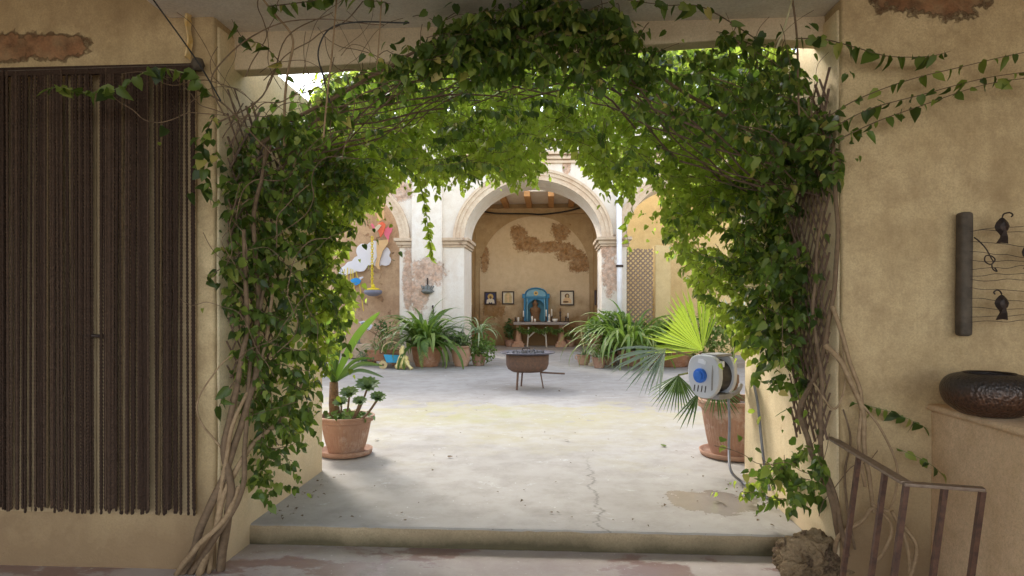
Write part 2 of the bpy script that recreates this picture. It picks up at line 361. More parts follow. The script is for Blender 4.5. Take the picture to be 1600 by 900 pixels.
def tag(o, label, cat, group=None, kind=None):
    o['label'] = label; o['category'] = cat
    if group: o['group'] = group
    if kind: o['kind'] = kind
    return o
def inst(name, me, parent, mtx):
    o = bpy.data.objects.new(name, me); COL.objects.link(o); o.parent = parent; o.matrix_basis = mtx; return o
def T(x, y, z): return Matrix.Translation((x, y, z))
def RZ(a): return Matrix.Rotation(a, 4, 'Z')
def RX(a): return Matrix.Rotation(a, 4, 'X')
def RY(a): return Matrix.Rotation(a, 4, 'Y')
def smoothpath(pts, k=6):                # catmull-rom
    pts = [Vector(p) for p in pts]; o = []
    for i in range(len(pts)-1):
        p0, p1, p2, p3 = pts[max(i-1, 0)], pts[i], pts[i+1], pts[min(i+2, len(pts)-1)]
        for j in range(k):
            t = j/k
            o.append(.5*((2*p1)+(p2-p0)*t+(2*p0-5*p1+4*p2-p3)*t*t+(3*p1-p0-3*p2+p3)*t**3))
    return o+[pts[-1]]
def wobble(pts, a, f=3.0, seed=0):
    return [Vector(p)+a*mnoise.noise_vector(Vector(p)*f+Vector((seed, 0, 0))) for p in pts]
def lerp(a, b, t): return a+(b-a)*t

# ================================================================ SETTING
XL, XR, YF, YB = -2.18, 1.76, 4.04, 5.98          # gateway: jambs, front and back of the wall
o = MB().box((-300, -300, -.5), (300, 300, -.165)).build('ground', 'earth'); o['kind'] = 'structure'
o = MB().box((-7, -2.5, -.3), (6, YB, -.145)).build('room_floor', 'room_floor'); o['kind'] = 'structure'
# courtyard slab with an uneven, slightly rounded nosing
mb = MB(); n = 80; prof = [(.0, -.3), (.0, -.03), (.006, -.012), (.02, -.002), (.05, 0), (22, 0)]
for i in range(n+1):
    x = lerp(XL-.0, XR+.0, i/n)
    for j, (dy, z) in enumerate(prof):
        e = .014*mnoise.noise(Vector((x*5, 1, 0)))+.008*mnoise.noise(Vector((x*22, 3, 0)))
        mb.v.append((x, 4.5+dy+(e if 0 < j < 5 else 0), z+(.4*e if 0 < j < 3 else 0)))
k = len(prof)
for i in range(n):
    for j in range(k-1):
        if j >= 2: mb.f.append((i*k+j, (i+1)*k+j, (i+1)*k+j+1, i*k+j+1))
mb.add([(-12, YB, 0), (XL, YB, 0), (XL, 26.5, 0), (-12, 26.5, 0)], [(0, 1, 2, 3)])
mb.add([(XR, YB, 0), (12, YB, 0), (12, 26.5, 0), (XR, 26.5, 0)], [(0, 1, 2, 3)])
o = mb.build('courtyard_floor', 'floor', smooth=False); o['kind'] = 'structure'
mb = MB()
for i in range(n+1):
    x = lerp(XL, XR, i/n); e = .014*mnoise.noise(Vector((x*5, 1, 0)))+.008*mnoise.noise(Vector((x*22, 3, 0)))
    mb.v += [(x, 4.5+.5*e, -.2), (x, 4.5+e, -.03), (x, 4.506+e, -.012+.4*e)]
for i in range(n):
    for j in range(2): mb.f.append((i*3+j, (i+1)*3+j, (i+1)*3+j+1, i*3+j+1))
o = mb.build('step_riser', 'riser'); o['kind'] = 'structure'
# gateway wall: left and right blocks, lintel beam
def rough_block(name, lo, hi, mat, parent, amp=.008, step=.22):
    """plaster block with softly uneven faces"""
    bm = bmesh.new(); bmesh.ops.create_cube(bm, size=1)
    for v in bm.verts: v.co = Vector([lerp(lo[i], hi[i], v.co[i]+.5) for i in range(3)])
    for ax in range(3):
        L = hi[ax]-lo[ax]; c = min(40, max(1, int(L/step)))
        for q in range(1, c):
            co = Vector((0, 0, 0)); co[ax] = lo[ax]+L*q/c; no = Vector((0, 0, 0)); no[ax] = 1
            bmesh.ops.bisect_plane(bm, geom=bm.verts[:]+bm.edges[:]+bm.faces[:], plane_co=co, plane_no=no)
    es = [e for e in bm.edges if e.is_manifold and e.calc_face_angle(0) > 1]
    bmesh.ops.bevel(bm, geom=es, offset=.018, segments=2, profile=.5, affect='EDGES')
    for v in bm.verts: v.co += amp*mnoise.noise_vector(v.co*1.7)+amp*.3*mnoise.noise_vector(v.co*6)
    me = bpy.data.meshes.new(name); bm.to_mesh(me); bm.free(); me.shade_smooth()
    return link(name, me, mat, parent)
gw = thing('gateway_wall', (0, 0, -.145), 'tan plaster gateway wall framing the leafy passage into the courtyard', 'wall')
def child0(o, root): o.location = -Vector(root.location); return o
for lo, hi, m in (((-7, YF, -.2), (XL-.012, YF+.5, 4.2), 'wall'), ((XR+.012, YF, -.2), (6, YF+.5, 4.2), 'wall')):
    child0(rough_block('wall', lo, hi, m, gw), gw)
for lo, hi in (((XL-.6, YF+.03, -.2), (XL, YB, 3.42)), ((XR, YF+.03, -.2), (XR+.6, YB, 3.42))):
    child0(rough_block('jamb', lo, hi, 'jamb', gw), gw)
mb = MB().prism([(XL-.02, 3.20), (XL+.6, 3.215), (XR-.5, 3.33), (XR+.02, 3.30), (XR+.02, 3.6), (XL-.02, 3.6)], 4.28, 4.42)
child0(mb.build('lintel_beam', 'beam', gw, bevel=.012), gw)
o = MB().box((-7, -2.5, 3.9), (6, 4.5, 4.3)).build('ceiling', 'ceil'); o['kind'] = 'structure'
o = MB().box((-2.50, 2.2, 3.46), (XR+.02, 4.30, 3.92)).build('ceiling_soffit', 'ceil', bevel=.02); o['kind'] = 'structure'
for nm, lo, hi in (('wall_left', (-7.3, -2.5, -.2), (-7, 4.5, 4.2)), ('wall_right', (6, -2.5, -.2), (6.3, 4.5, 4.2))):
    o = MB().box(lo, hi).build(nm, 'wall'); o['kind'] = 'structure'
# ledge block on the right
lg = thing('plaster_ledge', (2.9, 3, -.145), 'waist-high tan plaster ledge along the right side', 'ledge')
x0 = 2.30
child0(rough_block('ledge_body', (x0, 1.0, -.2), (4.4, YF+.01, .945), 'ledge', lg, .006), lg)
child0(rough_block('ledge_top', (x0-.03, .98, .945), (4.43, YF+.012, .985), 'ledge', lg, .006), lg)

# ---------------------------------------------------------------- courtyard side walls
for nm, lo, hi, lb in (('court_wall', (-8.6, YB, -.2), (-8.2, 17.4, 4.6), 'cream side wall closing the courtyard on the left'),
                       ('court_wall', (6.0, YB, -.2), (6.4, 17.4, 4.2), 'cream side wall closing the courtyard on the right')):
    tag(rough_block(nm, lo, hi, 'court_wall', None, .01, .6), lb, 'wall')

# ---------------------------------------------------------------- arcade facade
FY = 17.4; FB = 19.0; ZT = 6.6
def wx(px, Y=FY): return W(px, 0, Y).x
def wz(py, px=830, Y=FY): return W(px, py, Y).z
fac = thing('arcade_facade', (wx(832), FY, 0), 'whitewashed arcade facade with round arches at the far side of the courtyard', 'building')
zs = wz(373)
arches = [(wx(527), 1.75, 1.55), (wx(832), (wx(940)-wx(725))/2, wz(281)-zs), (wx(1085), 1.80, 1.6)]
def arch_pts(xc, h, r, n=36): return [(xc-h*math.cos(math.pi*i/n), zs+r*math.sin(math.pi*i/n)) for i in range(n+1)]
mb = MB()
for xc, h, r in arches:
    pts = arch_pts(xc, h, r); n = len(pts)
    o = len(mb.v)
    for (x, z) in pts: mb.v += [(x, FY, z), (x, FY, ZT), (x, FB, z), (x, FB, ZT)]
    for i in range(n-1):
        a, b = o+4*i, o+4*i+4
        mb.f += [(a, b, b+1, a+1), (a+2, a+3, b+3, b+2), (a, a+2, b+2, b), (a+1, b+1, b+3, a+3)]
edges = [-8.2]+[v for xc, h, r in arches for v in (xc-h, xc+h)]+[6.4]
for i in range(0, len(edges), 2): mb.box((edges[i], FY, -.1), (edges[i+1], FB, ZT))
child0(mb.build('arcade_wall', 'white', fac), fac)
# flat pilaster strip between left and centre arch
child0(rough_block('pilaster', (wx(645), FY-.16, -.1), (wx(692), FY+.05, ZT-.3), 'white', fac, .006, .4), fac)
# imposts (capital mouldings)
def impost(xa, xb, z, mat='stone'):
    mb = MB(); y0 = FY
    for dz0, dz1, p in ((-.22, -.16, .05), (-.155, -.06, .09), (-.055, .03, .15)):
        mb.box((xa-p*.9, y0-p, z+dz0), (xb+p*.9, FB+.02, z+dz1))
    child0(mb.build('impost', mat, fac, bevel=.012), fac)
impost(edges[2], wx(644), zs); impost(wx(693), edges[3], zs); impost(edges[4], edges[5], zs)
impost(edges[6], 6.2, zs)
for xc, h, r in arches:
    mb = MB()
    for off0, off1, p in ((.0, .13, .03), (.13, .23, .06), (.23, .30, .10)):
        a = arch_pts(xc, h+off0, r+off0, 40); b = arch_pts(xc, h+off1, r+off1, 40)
        o = len(mb.v)
        for (xa, za), (xb, zb) in zip(a, b): mb.v += [(xa, FY-p, za), (xb, FY-p, zb), (xa, FY+.05, za), (xb, FY+.05, zb)]
        for i in range(40):
            q = o+4*i; mb.f += [(q, q+4, q+5, q+1), (q+1, q+5, q+7, q+3), (q, q+2, q+6, q+4)]
    child0(mb.build('archivolt', 'archi', fac), fac)
for py, p, hh in ((256, .06, .07), (250, .10, .07), (243, .15, .08)):
    z = wz(py)
    child0(MB().box((wx(700), FY-p, z), (6.2, FY+.03, z+hh)).build('string_course', 'archi', fac, bevel=.01), fac)
child0(MB().box((-8.3, FY-.18, ZT), (6.5, FB, ZT+.16)).build('coping', 'stone', fac, bevel=.02), fac)
# recesses behind the outer arches
rec = thing('side_recess', (wx(527), 20.5, 0), 'earth-brown plaster recess behind the left arch', 'wall')
child0(rough_block('back_wall', (-8.2, 20.3, -.1), (wx(700), 20.6, 5.6), 'brown', rec, .02, .35), rec)
rec2 = thing('side_recess', (wx(1085), 20.5, 0), 'yellow ochre plaster recess behind the right arch', 'wall')
child0(rough_block('back_wall', (1.62, 20.3, -.1), (6.4, 20.6, 5.6), 'ochre', rec2, .02, .35), rec2)
# ---------------------------------------------------------------- chapel
CY = 24.5
xl, xr = W(743, 0, CY).x, W(927, 0, CY).x
ch = thing('chapel', (wx(832), 22, 0), 'shadowed ochre chapel room seen through the centre arch', 'building')
child0(rough_block('back_wall', (xl-.5, CY, -.1), (xr+.5, CY+.3, 5.6), 'chapel', ch, .012, .4), ch)
child0(rough_block('side_wall', (xl-.3, 21.6, -.1), (xl, CY, 5.6), 'chapel', ch, .012, .5), ch)  # starts well behind the arch: unseen side gap added to light the chapel
child0(rough_block('side_wall', (xr, 21.6, -.1), (xr+.3, CY, 5.6), 'chapel', ch, .012, .5), ch)  # same unseen gap on this side, added for light
child0(MB().box((xl-.3, 21.75, 5.42), (xr+.3, CY+.3, 5.7)).build('chapel_ceiling', 'ceil', ch), ch)  # stops short of the arch: unseen open bay added to brighten the chapel
for px in (757, 789, 826, 861, 893, 918):
    x = W(px, 0, 23.5).x
    child0(MB().box((x-.10, 21.7, 5.24), (x+.10, CY-.01, 5.43)).build('joist', 'joist', ch, bevel=.01), ch)
child0(MB().box((xl+.01, CY-.16, 5.02), (xr-.01, CY+.01, 5.25)).build('wall_plate', 'oldwood' if 0 else 'chapel', ch, bevel=.02), ch)
lx = (W(750, 0, CY).x+W(921, 0, CY).x)/2; lh = (W(921, 0, CY).x-W(750, 0, CY).x)/2
zsp = W(835, 425, CY).z; rise = W(835, 338, CY).z-zsp
poly = [(lx-lh, .0)]+[(lx-lh*math.cos(math.pi*i/40), zsp+rise*math.sin(math.pi*i/40)) for i in range(41)]+[(lx+lh, .0)]
child0(MB().prism(poly, CY-.045, CY+.02).build('lunette_panel', 'lunette', ch, bevel=.008), ch)
pts = smoothpath([W(748, 328, 24.2), W(772, 333, 24.2), W(826, 334, 24.2), W(846, 335, 24.2), W(880, 331, 24.2), W(906, 325, 24.2)], 5)
tag(MB().tube(pts, .03, 5).build('cable', 'cable'), 'black cable sagging below the chapel ceiling joists', 'cable')
# white drainpipe on the right pier
dp = thing('drainpipe', W(968, 520, 17.2), 'white drainpipe running up the right arcade pier', 'pipe')
x, y = W(968, 520, 17.2).x, 17.18
child0(MB().tube([(x, y, .0), (x, y, 2), (x-.02, y, 4.9)], .075, 10).build('pipe', 'pipe', dp, True), dp)
for z in (.9, 2.6, 4.3): child0(MB().lathe([(.07, -.03), (.1, -.03), (.1, .03), (.07, .03)], 12, (x, y, z)).build('pipe_bracket', 'iron', dp), dp)

# ================================================================ LEAVES
LEAF_V = np.array([(0, 0, 0), (0, .45, -.03), (0, 1.02, -.20), (-.20, -.07, .05), (-.40, .20, .12), (-.31, .58, .03), (.20, -.07, .05), (.40, .20, .12), (.31, .58, .03)], float)
LEAF_F = np.array([(0, 1, 4), (0, 4, 3), (1, 5, 4), (1, 2, 5), (0, 7, 1), (0, 6, 7), (1, 7, 8), (1, 8, 2)])
def frames(d, nrm):
    d = d/np.linalg.norm(d, axis=1, keepdims=True)
    x = np.cross(d, nrm); x /= np.linalg.norm(x, axis=1, keepdims=True)+1e-9
    z = np.cross(x, d)
    return np.stack([x, d, z], axis=2)
def leaf_mesh(name, pos, rot, size, wid=None):
    n = len(pos); wid = np.ones(n) if wid is None else wid
    base = LEAF_V[None]*np.stack([size*wid, size, size*rng.uniform(.3, 1.9, n)], 1)[:, None]
    v = np.einsum('nij,nkj->nki', rot, base)+pos[:, None]
    f = (LEAF_F[None]+np.arange(n)[:, None, None]*len(LEAF_V)).reshape(-1)
    me = bpy.data.meshes.new(name); nf = n*len(LEAF_F)
    me.vertices.add(n*len(LEAF_V)); me.vertices.foreach_set('co', v.reshape(-1))
    me.loops.add(nf*3); me.loops.foreach_set('vertex_index', f.astype(np.int32))
    me.polygons.add(nf); me.polygons.foreach_set('loop_start', np.arange(0, nf*3, 3, dtype=np.int32))
    me.update(calc_edges=True); me.validate(); me.shade_smooth()
    return me
def inpoly(px, py, poly):
    poly = np.array(poly, float); c = np.zeros(len(px), bool); j = len(poly)-1
    for i in range(len(poly)):
        xi, yi = poly[i]; xj, yj = poly[j]
        c ^= ((yi > py) != (yj > py)) & (px < (xj-xi)*(py-yi)/(yj-yi+1e-12)+xi); j = i
    return c
def jl(px): return -2.14/((px-800)/F*cs-sn)
def jr(px): return 1.72/((px-800)/F*cs-sn)
class Vine:
    def __init__(s): s.pos = []; s.dir = []; s.nrm = []; s.size = []; s.tw = MB()
    def twig(s, p, d, L, nl, size, droop=.8, poly=None, keep=.12, spread=1.0, tube=True, clear=None):
        pts = []; q = Vector(p); d = Vector(d).normalized(); st = L/nl
        for i in range(nl+1):
            pts.append(q.copy()); d = (d+Vector((random.gauss(0, .12), random.gauss(0, .12), random.gauss(0, .12)-droop*st*1.6))).normalized(); q = q+d*st
        if poly is not None:
            q_ = np.array([tuple(pts[len(pts)//2]), tuple(pts[-1])]); a_, b_, _ = proj(q_); tube = inpoly(a_, b_, poly).all() and not any((v.x < XL+.02 or v.x > XR-.02) and YF-.05 < v.y < YB+.05 for v in pts)
        if tube: s.tw.tube(pts[::2] if nl > 5 else pts, [.0028*(1-.6*k/len(pts)) for k in range(len(pts[::2] if nl > 5 else pts))], 3, False)
        for i in range(1, nl+1):
            t = (pts[i]-pts[i-1]).normalized(); side = t.cross(Vector((0, 0, 1)))
            side = side.normalized() if side.length > .05 else Vector((random.gauss(0, 1), random.gauss(0, 1), 0)).normalized()
            sg = 1 if i % 2 else -1
            ld = (side*sg*random.uniform(.3, 1)*spread+t*random.uniform(.1, .7)+Vector((0, random.gauss(0, .35), -random.uniform(.35, 1.1)))).normalized()
            nn = Vector((random.gauss(0, .5), -.45+random.gauss(0, .6), .55+random.gauss(0, .4)))
            s.pos.append(pts[i]+ld*.012); s.dir.append(ld); s.nrm.append(nn); s.size.append(size*random.choice((.45, .7, .85, 1, 1, 1.15, 1.4))*(1 if i < nl else .6))
    def fill(s, poly, dmin, dmax, n, size, L=(.22, .5), zmin=-9, droop=.8, keep=.06, ydir=0, skew=1.0):
        xs = [p[0] for p in poly]; ys = [p[1] for p in poly]; c = 0; start = len(s.pos)
        while c < n:
            px, py = random.uniform(min(xs), max(xs)), random.uniform(min(ys), max(ys))
            if not inpoly(np.array([px]), np.array([py]), poly)[0]: continue
            hi = dmax(px) if callable(dmax) else dmax
            if hi <= dmin: c += 1; continue
            d = dmin+(hi-dmin)*random.random()**skew
            p = P(px, py, d)
            L_ = random.uniform(*L)
            s.twig(p-Vector((0, 0, -L_*.35)), (random.gauss(0, 1), random.gauss(ydir, .8), random.gauss(.1, .5)), L_, max(4, int(L_/(size*.36))), size, droop, poly)
            c += 1
        pos = np.array([tuple(v) for v in s.pos[start:]])
        px, py, d = proj(pos); ok = inpoly(px, py, poly) | (rng.random(len(px)) < keep)
        for k in ('pos', 'dir', 'nrm', 'size'):
            a = getattr(s, k); setattr(s, k, a[:start]+[v for v, g in zip(a[start:], ok) if g])
    def trail(s, pts, r, nl, size, mat_mb):
        path = smoothpath(pts, 8); mat_mb.tube(path, [r*(1-.6*i/len(path)) for i in range(len(path))], 4)
        nl = int(nl*1.35)
        for i in range(nl):
            f = (i+random.random()*.6)/nl*(len(path)-2); a = int(f); q = path[a].lerp(path[a+1], f-a)
            ld = Vector((random.gauss(0, .75), random.gauss(-.1, .5), -random.uniform(.2, 1.2))).normalized()
            s.pos.append(q); s.dir.append(ld); s.nrm.append(Vector((random.gauss(0, 1.1), -.8+random.gauss(0, .5), .35+random.gauss(0, .5)))); s.size.append(size*.95*random.choice((.55, .8, .95, 1.05, 1.2)))
    def finish(s, root, mat, nobj, bright_y=4.85):
        pos = np.array([tuple(v) for v in s.pos]); dr = np.array([tuple(v) for v in s.dir]); nr = np.array([tuple(v) for v in s.nrm]); sz = np.array(s.size)
        # clear of the masonry
        x, y, z = pos.T
        inwall = ((x < XL+.02) & (y > YF-.03) & (y < YB+.05) & (z < 3.45)) | ((x > XR-.02) & (y > YF-.03) & (y < YB+.05) & (z < 3.45)) | ((y > 4.2) & (y < 4.46) & (z > 3.17)) | ((y < 4.3) & (z > 3.43)) | (z < -.1) | ((z < .05) & (y > 4.45))
        k = ~inwall; pos, dr, nr, sz = pos[k], dr[k], nr[k], sz[k]
        rot = frames(dr, nr); wd = rng.uniform(.62, 1.15, len(sz))
        px, py, d = proj(pos); show = sz/d*(.5+rng.random(len(sz))); show[(px < -20) | (px > 1620) | (py < -10) | (py > 905)] = 0
        order = np.argsort(-show); big = order[:nobj]; rest = order[nobj:]
        off = np.array(root.location)
        vars_ = []
        for q in range(4):
            me = leaf_mesh('leaf', np.zeros((1, 3)), np.eye(3)[None], np.ones(1), np.array([(.75, 1, .9, .65)[q]])); me.materials.append(M[mat[0]]); vars_.append(me)
        for i in big:
            m = Matrix([[*(rot[i][r_]*np.array([sz[i]*wd[i], sz[i], sz[i]])), pos[i][r_]-off[r_]] for r_ in range(3)]+[[0, 0, 0, 1]])
            inst('leaf', vars_[i % 4], root, m)
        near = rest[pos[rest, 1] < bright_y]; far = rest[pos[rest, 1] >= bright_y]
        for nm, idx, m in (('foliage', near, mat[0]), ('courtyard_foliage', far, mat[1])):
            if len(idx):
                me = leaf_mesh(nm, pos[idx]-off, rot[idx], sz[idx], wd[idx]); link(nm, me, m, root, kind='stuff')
        if s.tw.v:
            t = s.tw.build('twigs', 'twig', root, kind='stuff'); t.location = -Vector(root.location)
        print('LEAVES', root.name, len(pos))

vl = thing('climbing_vine', G(315, 893, -.145), 'leafy vine with twisted trunks climbing the left jamb by the curtain', 'vine')
vr = thing('climbing_vine', G(1290, 890, -.145), 'leafy vine climbing the right jamb behind the iron rail', 'vine')
L_, R_ = Vine(), Vine()
L_.fill([(352,215),(400,190),(470,165),(500,200),(500,420),(495,560),(500,640),(478,690),(470,760),(440,795),(405,790),(385,740),(395,700),(372,640),(362,520),(352,480),(345,330)], 3.98, lambda p: min(jl(p), 5.9)-.03, 300, .056)
L_.fill([(470,200),(560,220),(610,320),(560,350),(530,420),(555,450),(550,500),(530,545),(505,590),(480,620),(470,400)], 4.7, lambda p: min(jl(p)-.05, 6.9) if p < 503 else 6.9, 330, .053)
L_.fill([(425,185),(520,140),(640,65),(760,5),(870,-10),(870,120),(700,120),(560,190),(450,250)], 3.75, 5.0, 250, .057)
L_.fill([(488,150),(520,108),(560,104),(640,100),(800,50),(840,60),(840,292),(800,300),(760,285),(735,300),(700,300),(680,310),(650,285),(640,270),(600,310),(540,350),(490,330)], 4.75, 7.6, 1550, .052, skew=.8)
L_.fill([(650,75),(760,5),(830,-10),(850,130),(660,135)], 3.75, 4.15, 105, .058)
R_.fill([(830,-10),(960,12),(1000,45),(985,80),(1040,130),(845,130)], 3.75, 4.15, 105, .058)
L_.fill([(300,190),(345,185),(345,330),(320,330)], 3.8, 3.98, 6, .07)
R_.fill([(840,-10),(960,15),(1000,40),(1040,90),(1100,70),(1140,45),(1200,60),(1240,80),(1260,150),(1310,190),(1315,300),(1200,260),(1100,240),(980,170),(860,130)], 3.75, lambda p: min(5.0, jr(p)) if p > 1180 else 5.0, 280, .057)
R_.fill([(840,50),(1000,80),(1090,66),(1240,70),(1245,200),(1200,330),(1100,350),(1045,380),(1030,300),(1000,270),(985,330),(965,315),(930,285),(905,255),(895,235),(850,235),(845,290),(830,300)], 4.75, 7.4, 1500, .052, skew=.8)
R_.fill([(1180,200),(1312,180),(1318,270),(1290,310),(1240,350),(1170,380)], 3.95, lambda p: jr(p)-.03, 115, .056)
R_.fill([(1180,370),(1250,380),(1285,420),(1280,480),(1262,560),(1225,560),(1195,470)], 4.0, lambda p: jr(p)-.03, 44, .055)
R_.fill([(1035,330),(1080,300),(1200,260),(1250,400),(1235,560),(1190,600),(1170,560),(1120,500),(1080,450),(1040,400)], 4.6, lambda p: min(jr(p)-.05, 6.7) if p > 1163 else 6.7, 350, .054)
R_.fill([(1175,500),(1250,480),(1265,580),(1262,660),(1225,650),(1200,610)], 3.98, lambda p: jr(p)-.02, 34, .055)
R_.fill([(1150,795),(1172,745),(1215,705),(1255,690),(1290,720),(1290,790),(1225,805)], 3.85, lambda p: jr(p)-.02, 50, .060)
tl, tr_, tg = MB(), MB(), MB()
# named shoots: left shoot over the curtain, hanging spray, shoots along the right wall
L_.trail([P(330,150,3.85), P(305,122,3.82), P(262,108,3.8), P(228,112,3.8), P(190,135,3.8), P(160,144,3.8), P(125,143,3.8), P(95,136,3.8), P(72,140,3.8)], .005, 26, .085, tg)
L_.trail([P(655,285,6.2), P(664,320,6.2), P(668,350,6.2), P(672,380,6.2), P(676,408,6.2)], .004, 34, .075, tl)
L_.trail([P(440,100,3.9), P(410,70,3.85), P(380,60,3.85), P(362,30,3.85)], .004, 7, .1, tl)
L_.trail([P(420,10,3.8), P(470,4,3.8), P(540,-4,3.8), P(610,6,3.8)], .004, 16, .09, tl)
L_.trail([P(335,180,3.9), P(320,215,3.9), P(318,260,3.9), P(330,320,3.92)], .004, 14, .07, tl)
L_.trail([P(345,420,3.95), P(330,430,3.92), P(325,442,3.92)], .004, 5, .1, tl)
L_.trail([P(370,590,3.97), P(350,620,3.95), P(340,640,3.95)], .004, 4, .09, tl)
R_.trail([P(1243,60,3.82), P(1290,62,3.8), P(1340,75,3.8), P(1390,88,3.78), P(1450,88,3.76), P(1485,80,3.75)], .004, 17, .095, tr_)
R_.trail([P(1290,185,3.82), P(1340,155,3.8), P(1420,125,3.75), P(1500,105,3.7), P(1580,86,3.66), P(1640,75,3.62)], .005, 14, .075, tr_)
R_.trail([P(1300,200,3.82), P(1360,170,3.8), P(1440,148,3.75), P(1540,122,3.7), P(1640,108,3.64)], .005, 15, .075, tr_)
R_.trail([P(1310,218,3.82), P(1370,190,3.8), P(1440,165,3.75), P(1540,132,3.7), P(1640,118,3.66)], .005, 15, .075, tr_)
R_.trail([P(1180,60,4.0), P(1100,12,3.9), P(1040,8,3.85), P(980,0,3.8)], .004, 14, .09, tr_)
R_.trail([P(1335,630,3.85), P(1380,640,3.82), P(1420,655,3.8), P(1450,670,3.78)], .004, 9, .07, tg)
R_.trail([P(1400,700,3.8), P(1435,715,3.75), P(1460,730,3.7), P(1475,745,3.7)], .003, 5, .075, tg)
R_.trail([P(985,330,6.0), P(978,350,6.0), P(985,400,6.0)], .004, 10, .08, tr_)
R_.trail([P(1140,55,4.05), P(1240,100,4.0), P(1260,130,3.95)], .004, 10, .085, tr_)
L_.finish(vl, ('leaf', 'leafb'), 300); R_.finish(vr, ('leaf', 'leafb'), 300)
for mbx, nm, mt, root in ((tl, 'shoot', 'twig', vl), (tr_, 'shoot', 'twig', vr), (tg, 'green_shoot', 'greentwig', vl)):
    child0(mbx.build(nm, mt, root, kind='stuff'), root)
def stem(root, pts, r0, r1, mat='bark', n=7, seed=0, name='stem'):
    p = wobble(smoothpath(pts, 8), .018, 4, seed); m = len(p)
    child0(MB().tube(p, [lerp(r0, r1, i/(m-1))*(1+.12*mnoise.noise(Vector((i*.35, seed, 0)))) for i in range(m)], n).build(name, mat, root, True), root)
def base(px, py): return G(px, py, -.15)
for i, (pts, r0, r1, mt) in enumerate([
    ([base(285,897), P(325,800,3.93), P(362,705,3.97), P(395,600,4.05), P(405,480,4.15), P(398,350,4.1), P(415,230,4.1)], .028, .012, 'bark'),
    ([base(312,899), P(336,830,3.92), P(352,770,3.94), P(395,700,4.05), P(445,650,4.3), P(470,600,4.6)], .026, .010, 'palebark'),
    ([base(345,892), P(356,800,3.93), P(362,755,3.93), P(352,690,3.95), P(372,600,3.98), P(385,480,4.0), P(380,360,4.0)], .030, .012, 'bark'),
    ([base(298,897), P(345,830,3.9), P(378,762,3.95), P(382,690,4.0), P(392,560,4.05), P(420,420,4.2)], .022, .010, 'bark'),
    ([base(325,896), P(342,800,3.94), P(350,735,3.94), P(368,660,3.96), P(410,560,4.1), P(430,430,4.2)], .018, .010, 'palebark'),
    ([P(345,705,3.95), P(318,665,3.92), P(312,620,3.9), P(340,575,3.94), P(362,555,3.97)], .007, .004, 'palebark'),
    ([base(275,899), P(310,850,3.85), P(350,810,3.88), P(372,760,3.95)], .018, .015, 'palebark'),
    ([P(400,230,4.1), P(470,180,4.15), P(580,120,4.12), P(700,60,4.1), P(820,30,4.1)], .014, .008, 'bark'),
    ([P(445,230,4.1), P(448,120,3.95), P(455,60,3.9), P(430,20,3.85), P(400,-20,3.8)], .009, .006, 'palebark'),
    ([P(350,180,3.9), P(330,120,3.85), P(390,60,3.82), P(470,30,3.82), P(600,40,3.85)], .005, .003, 'bark'),
    ([P(340,190,3.9), P(410,150,3.95), P(450,60,3.9), P(520,20,3.85)], .005, .003, 'bark'),
    ([P(310,140,3.88), P(345,160,3.88), P(400,215,3.95), P(440,260,4.0)], .006, .004, 'bark')]):
    stem(vl, pts, r0, r1, mt, seed=i)
for i, (pts, r0, r1, mt) in enumerate([
    ([base(1318,899), P(1308,810,3.9), P(1285,745,3.95), P(1265,690,4.02), P(1252,640,4.1), P(1280,570,4.0), P(1300,480,3.9), P(1310,350,3.85), P(1300,220,3.85)], .022, .012, 'bark'),
    ([base(1330,897), P(1322,850,3.88), P(1298,760,3.92), P(1282,700,3.95), P(1285,600,3.95), P(1270,480,4.0), P(1285,330,3.95)], .018, .01, 'bark'),
    ([P(1290,540,3.88), P(1320,575,3.84), P(1346,640,3.82), P(1352,710,3.8), P(1362,770,3.8), P(1366,800,3.8)], .017, .012, 'palebark'),
    ([P(1300,480,3.88), P(1328,560,3.84), P(1345,620,3.82), P(1340,700,3.8), P(1352,760,3.8)], .014, .010, 'palebark'),
    ([P(1340,625,3.82), P(1372,665,3.78), P(1396,720,3.76), P(1396,770,3.76), P(1388,795,3.78)], .008, .006, 'palebark'),
    ([base(1300,897), P(1312,838,3.9), P(1345,812,3.84), P(1362,795,3.8), P(1390,800,3.76)], .015, .009, 'palebark'),
    ([P(1365,790,3.78), P(1392,825,3.74), P(1378,862,3.74), P(1362,880,3.74)], .010, .008, 'palebark'),
    ([P(1395,800,3.76), P(1418,850,3.72), P(1422,890,3.7), P(1415,930,3.7)], .012, .010, 'palebark'),
    ([P(1415,820,3.74), P(1432,850,3.7), P(1425,890,3.68), P(1410,920,3.68)], .013, .012, 'palebark'),
    ([P(1285,240,3.95), P(1180,210,4.2), P(1080,150,4.2), P(980,90,4.15), P(880,40,4.1)], .014, .008, 'bark'),
    ([P(1272,600,4.0), P(1300,640,3.88), P(1320,600,3.86), P(1318,520,3.86)], .007, .005, 'palebark'),
    ([P(1335,860,3.88), P(1318,760,3.9), P(1330,690,3.88), P(1318,640,3.88)], .008, .005, 'bark')]):
    stem(vr, pts, r0, r1, mt, seed=20+i)

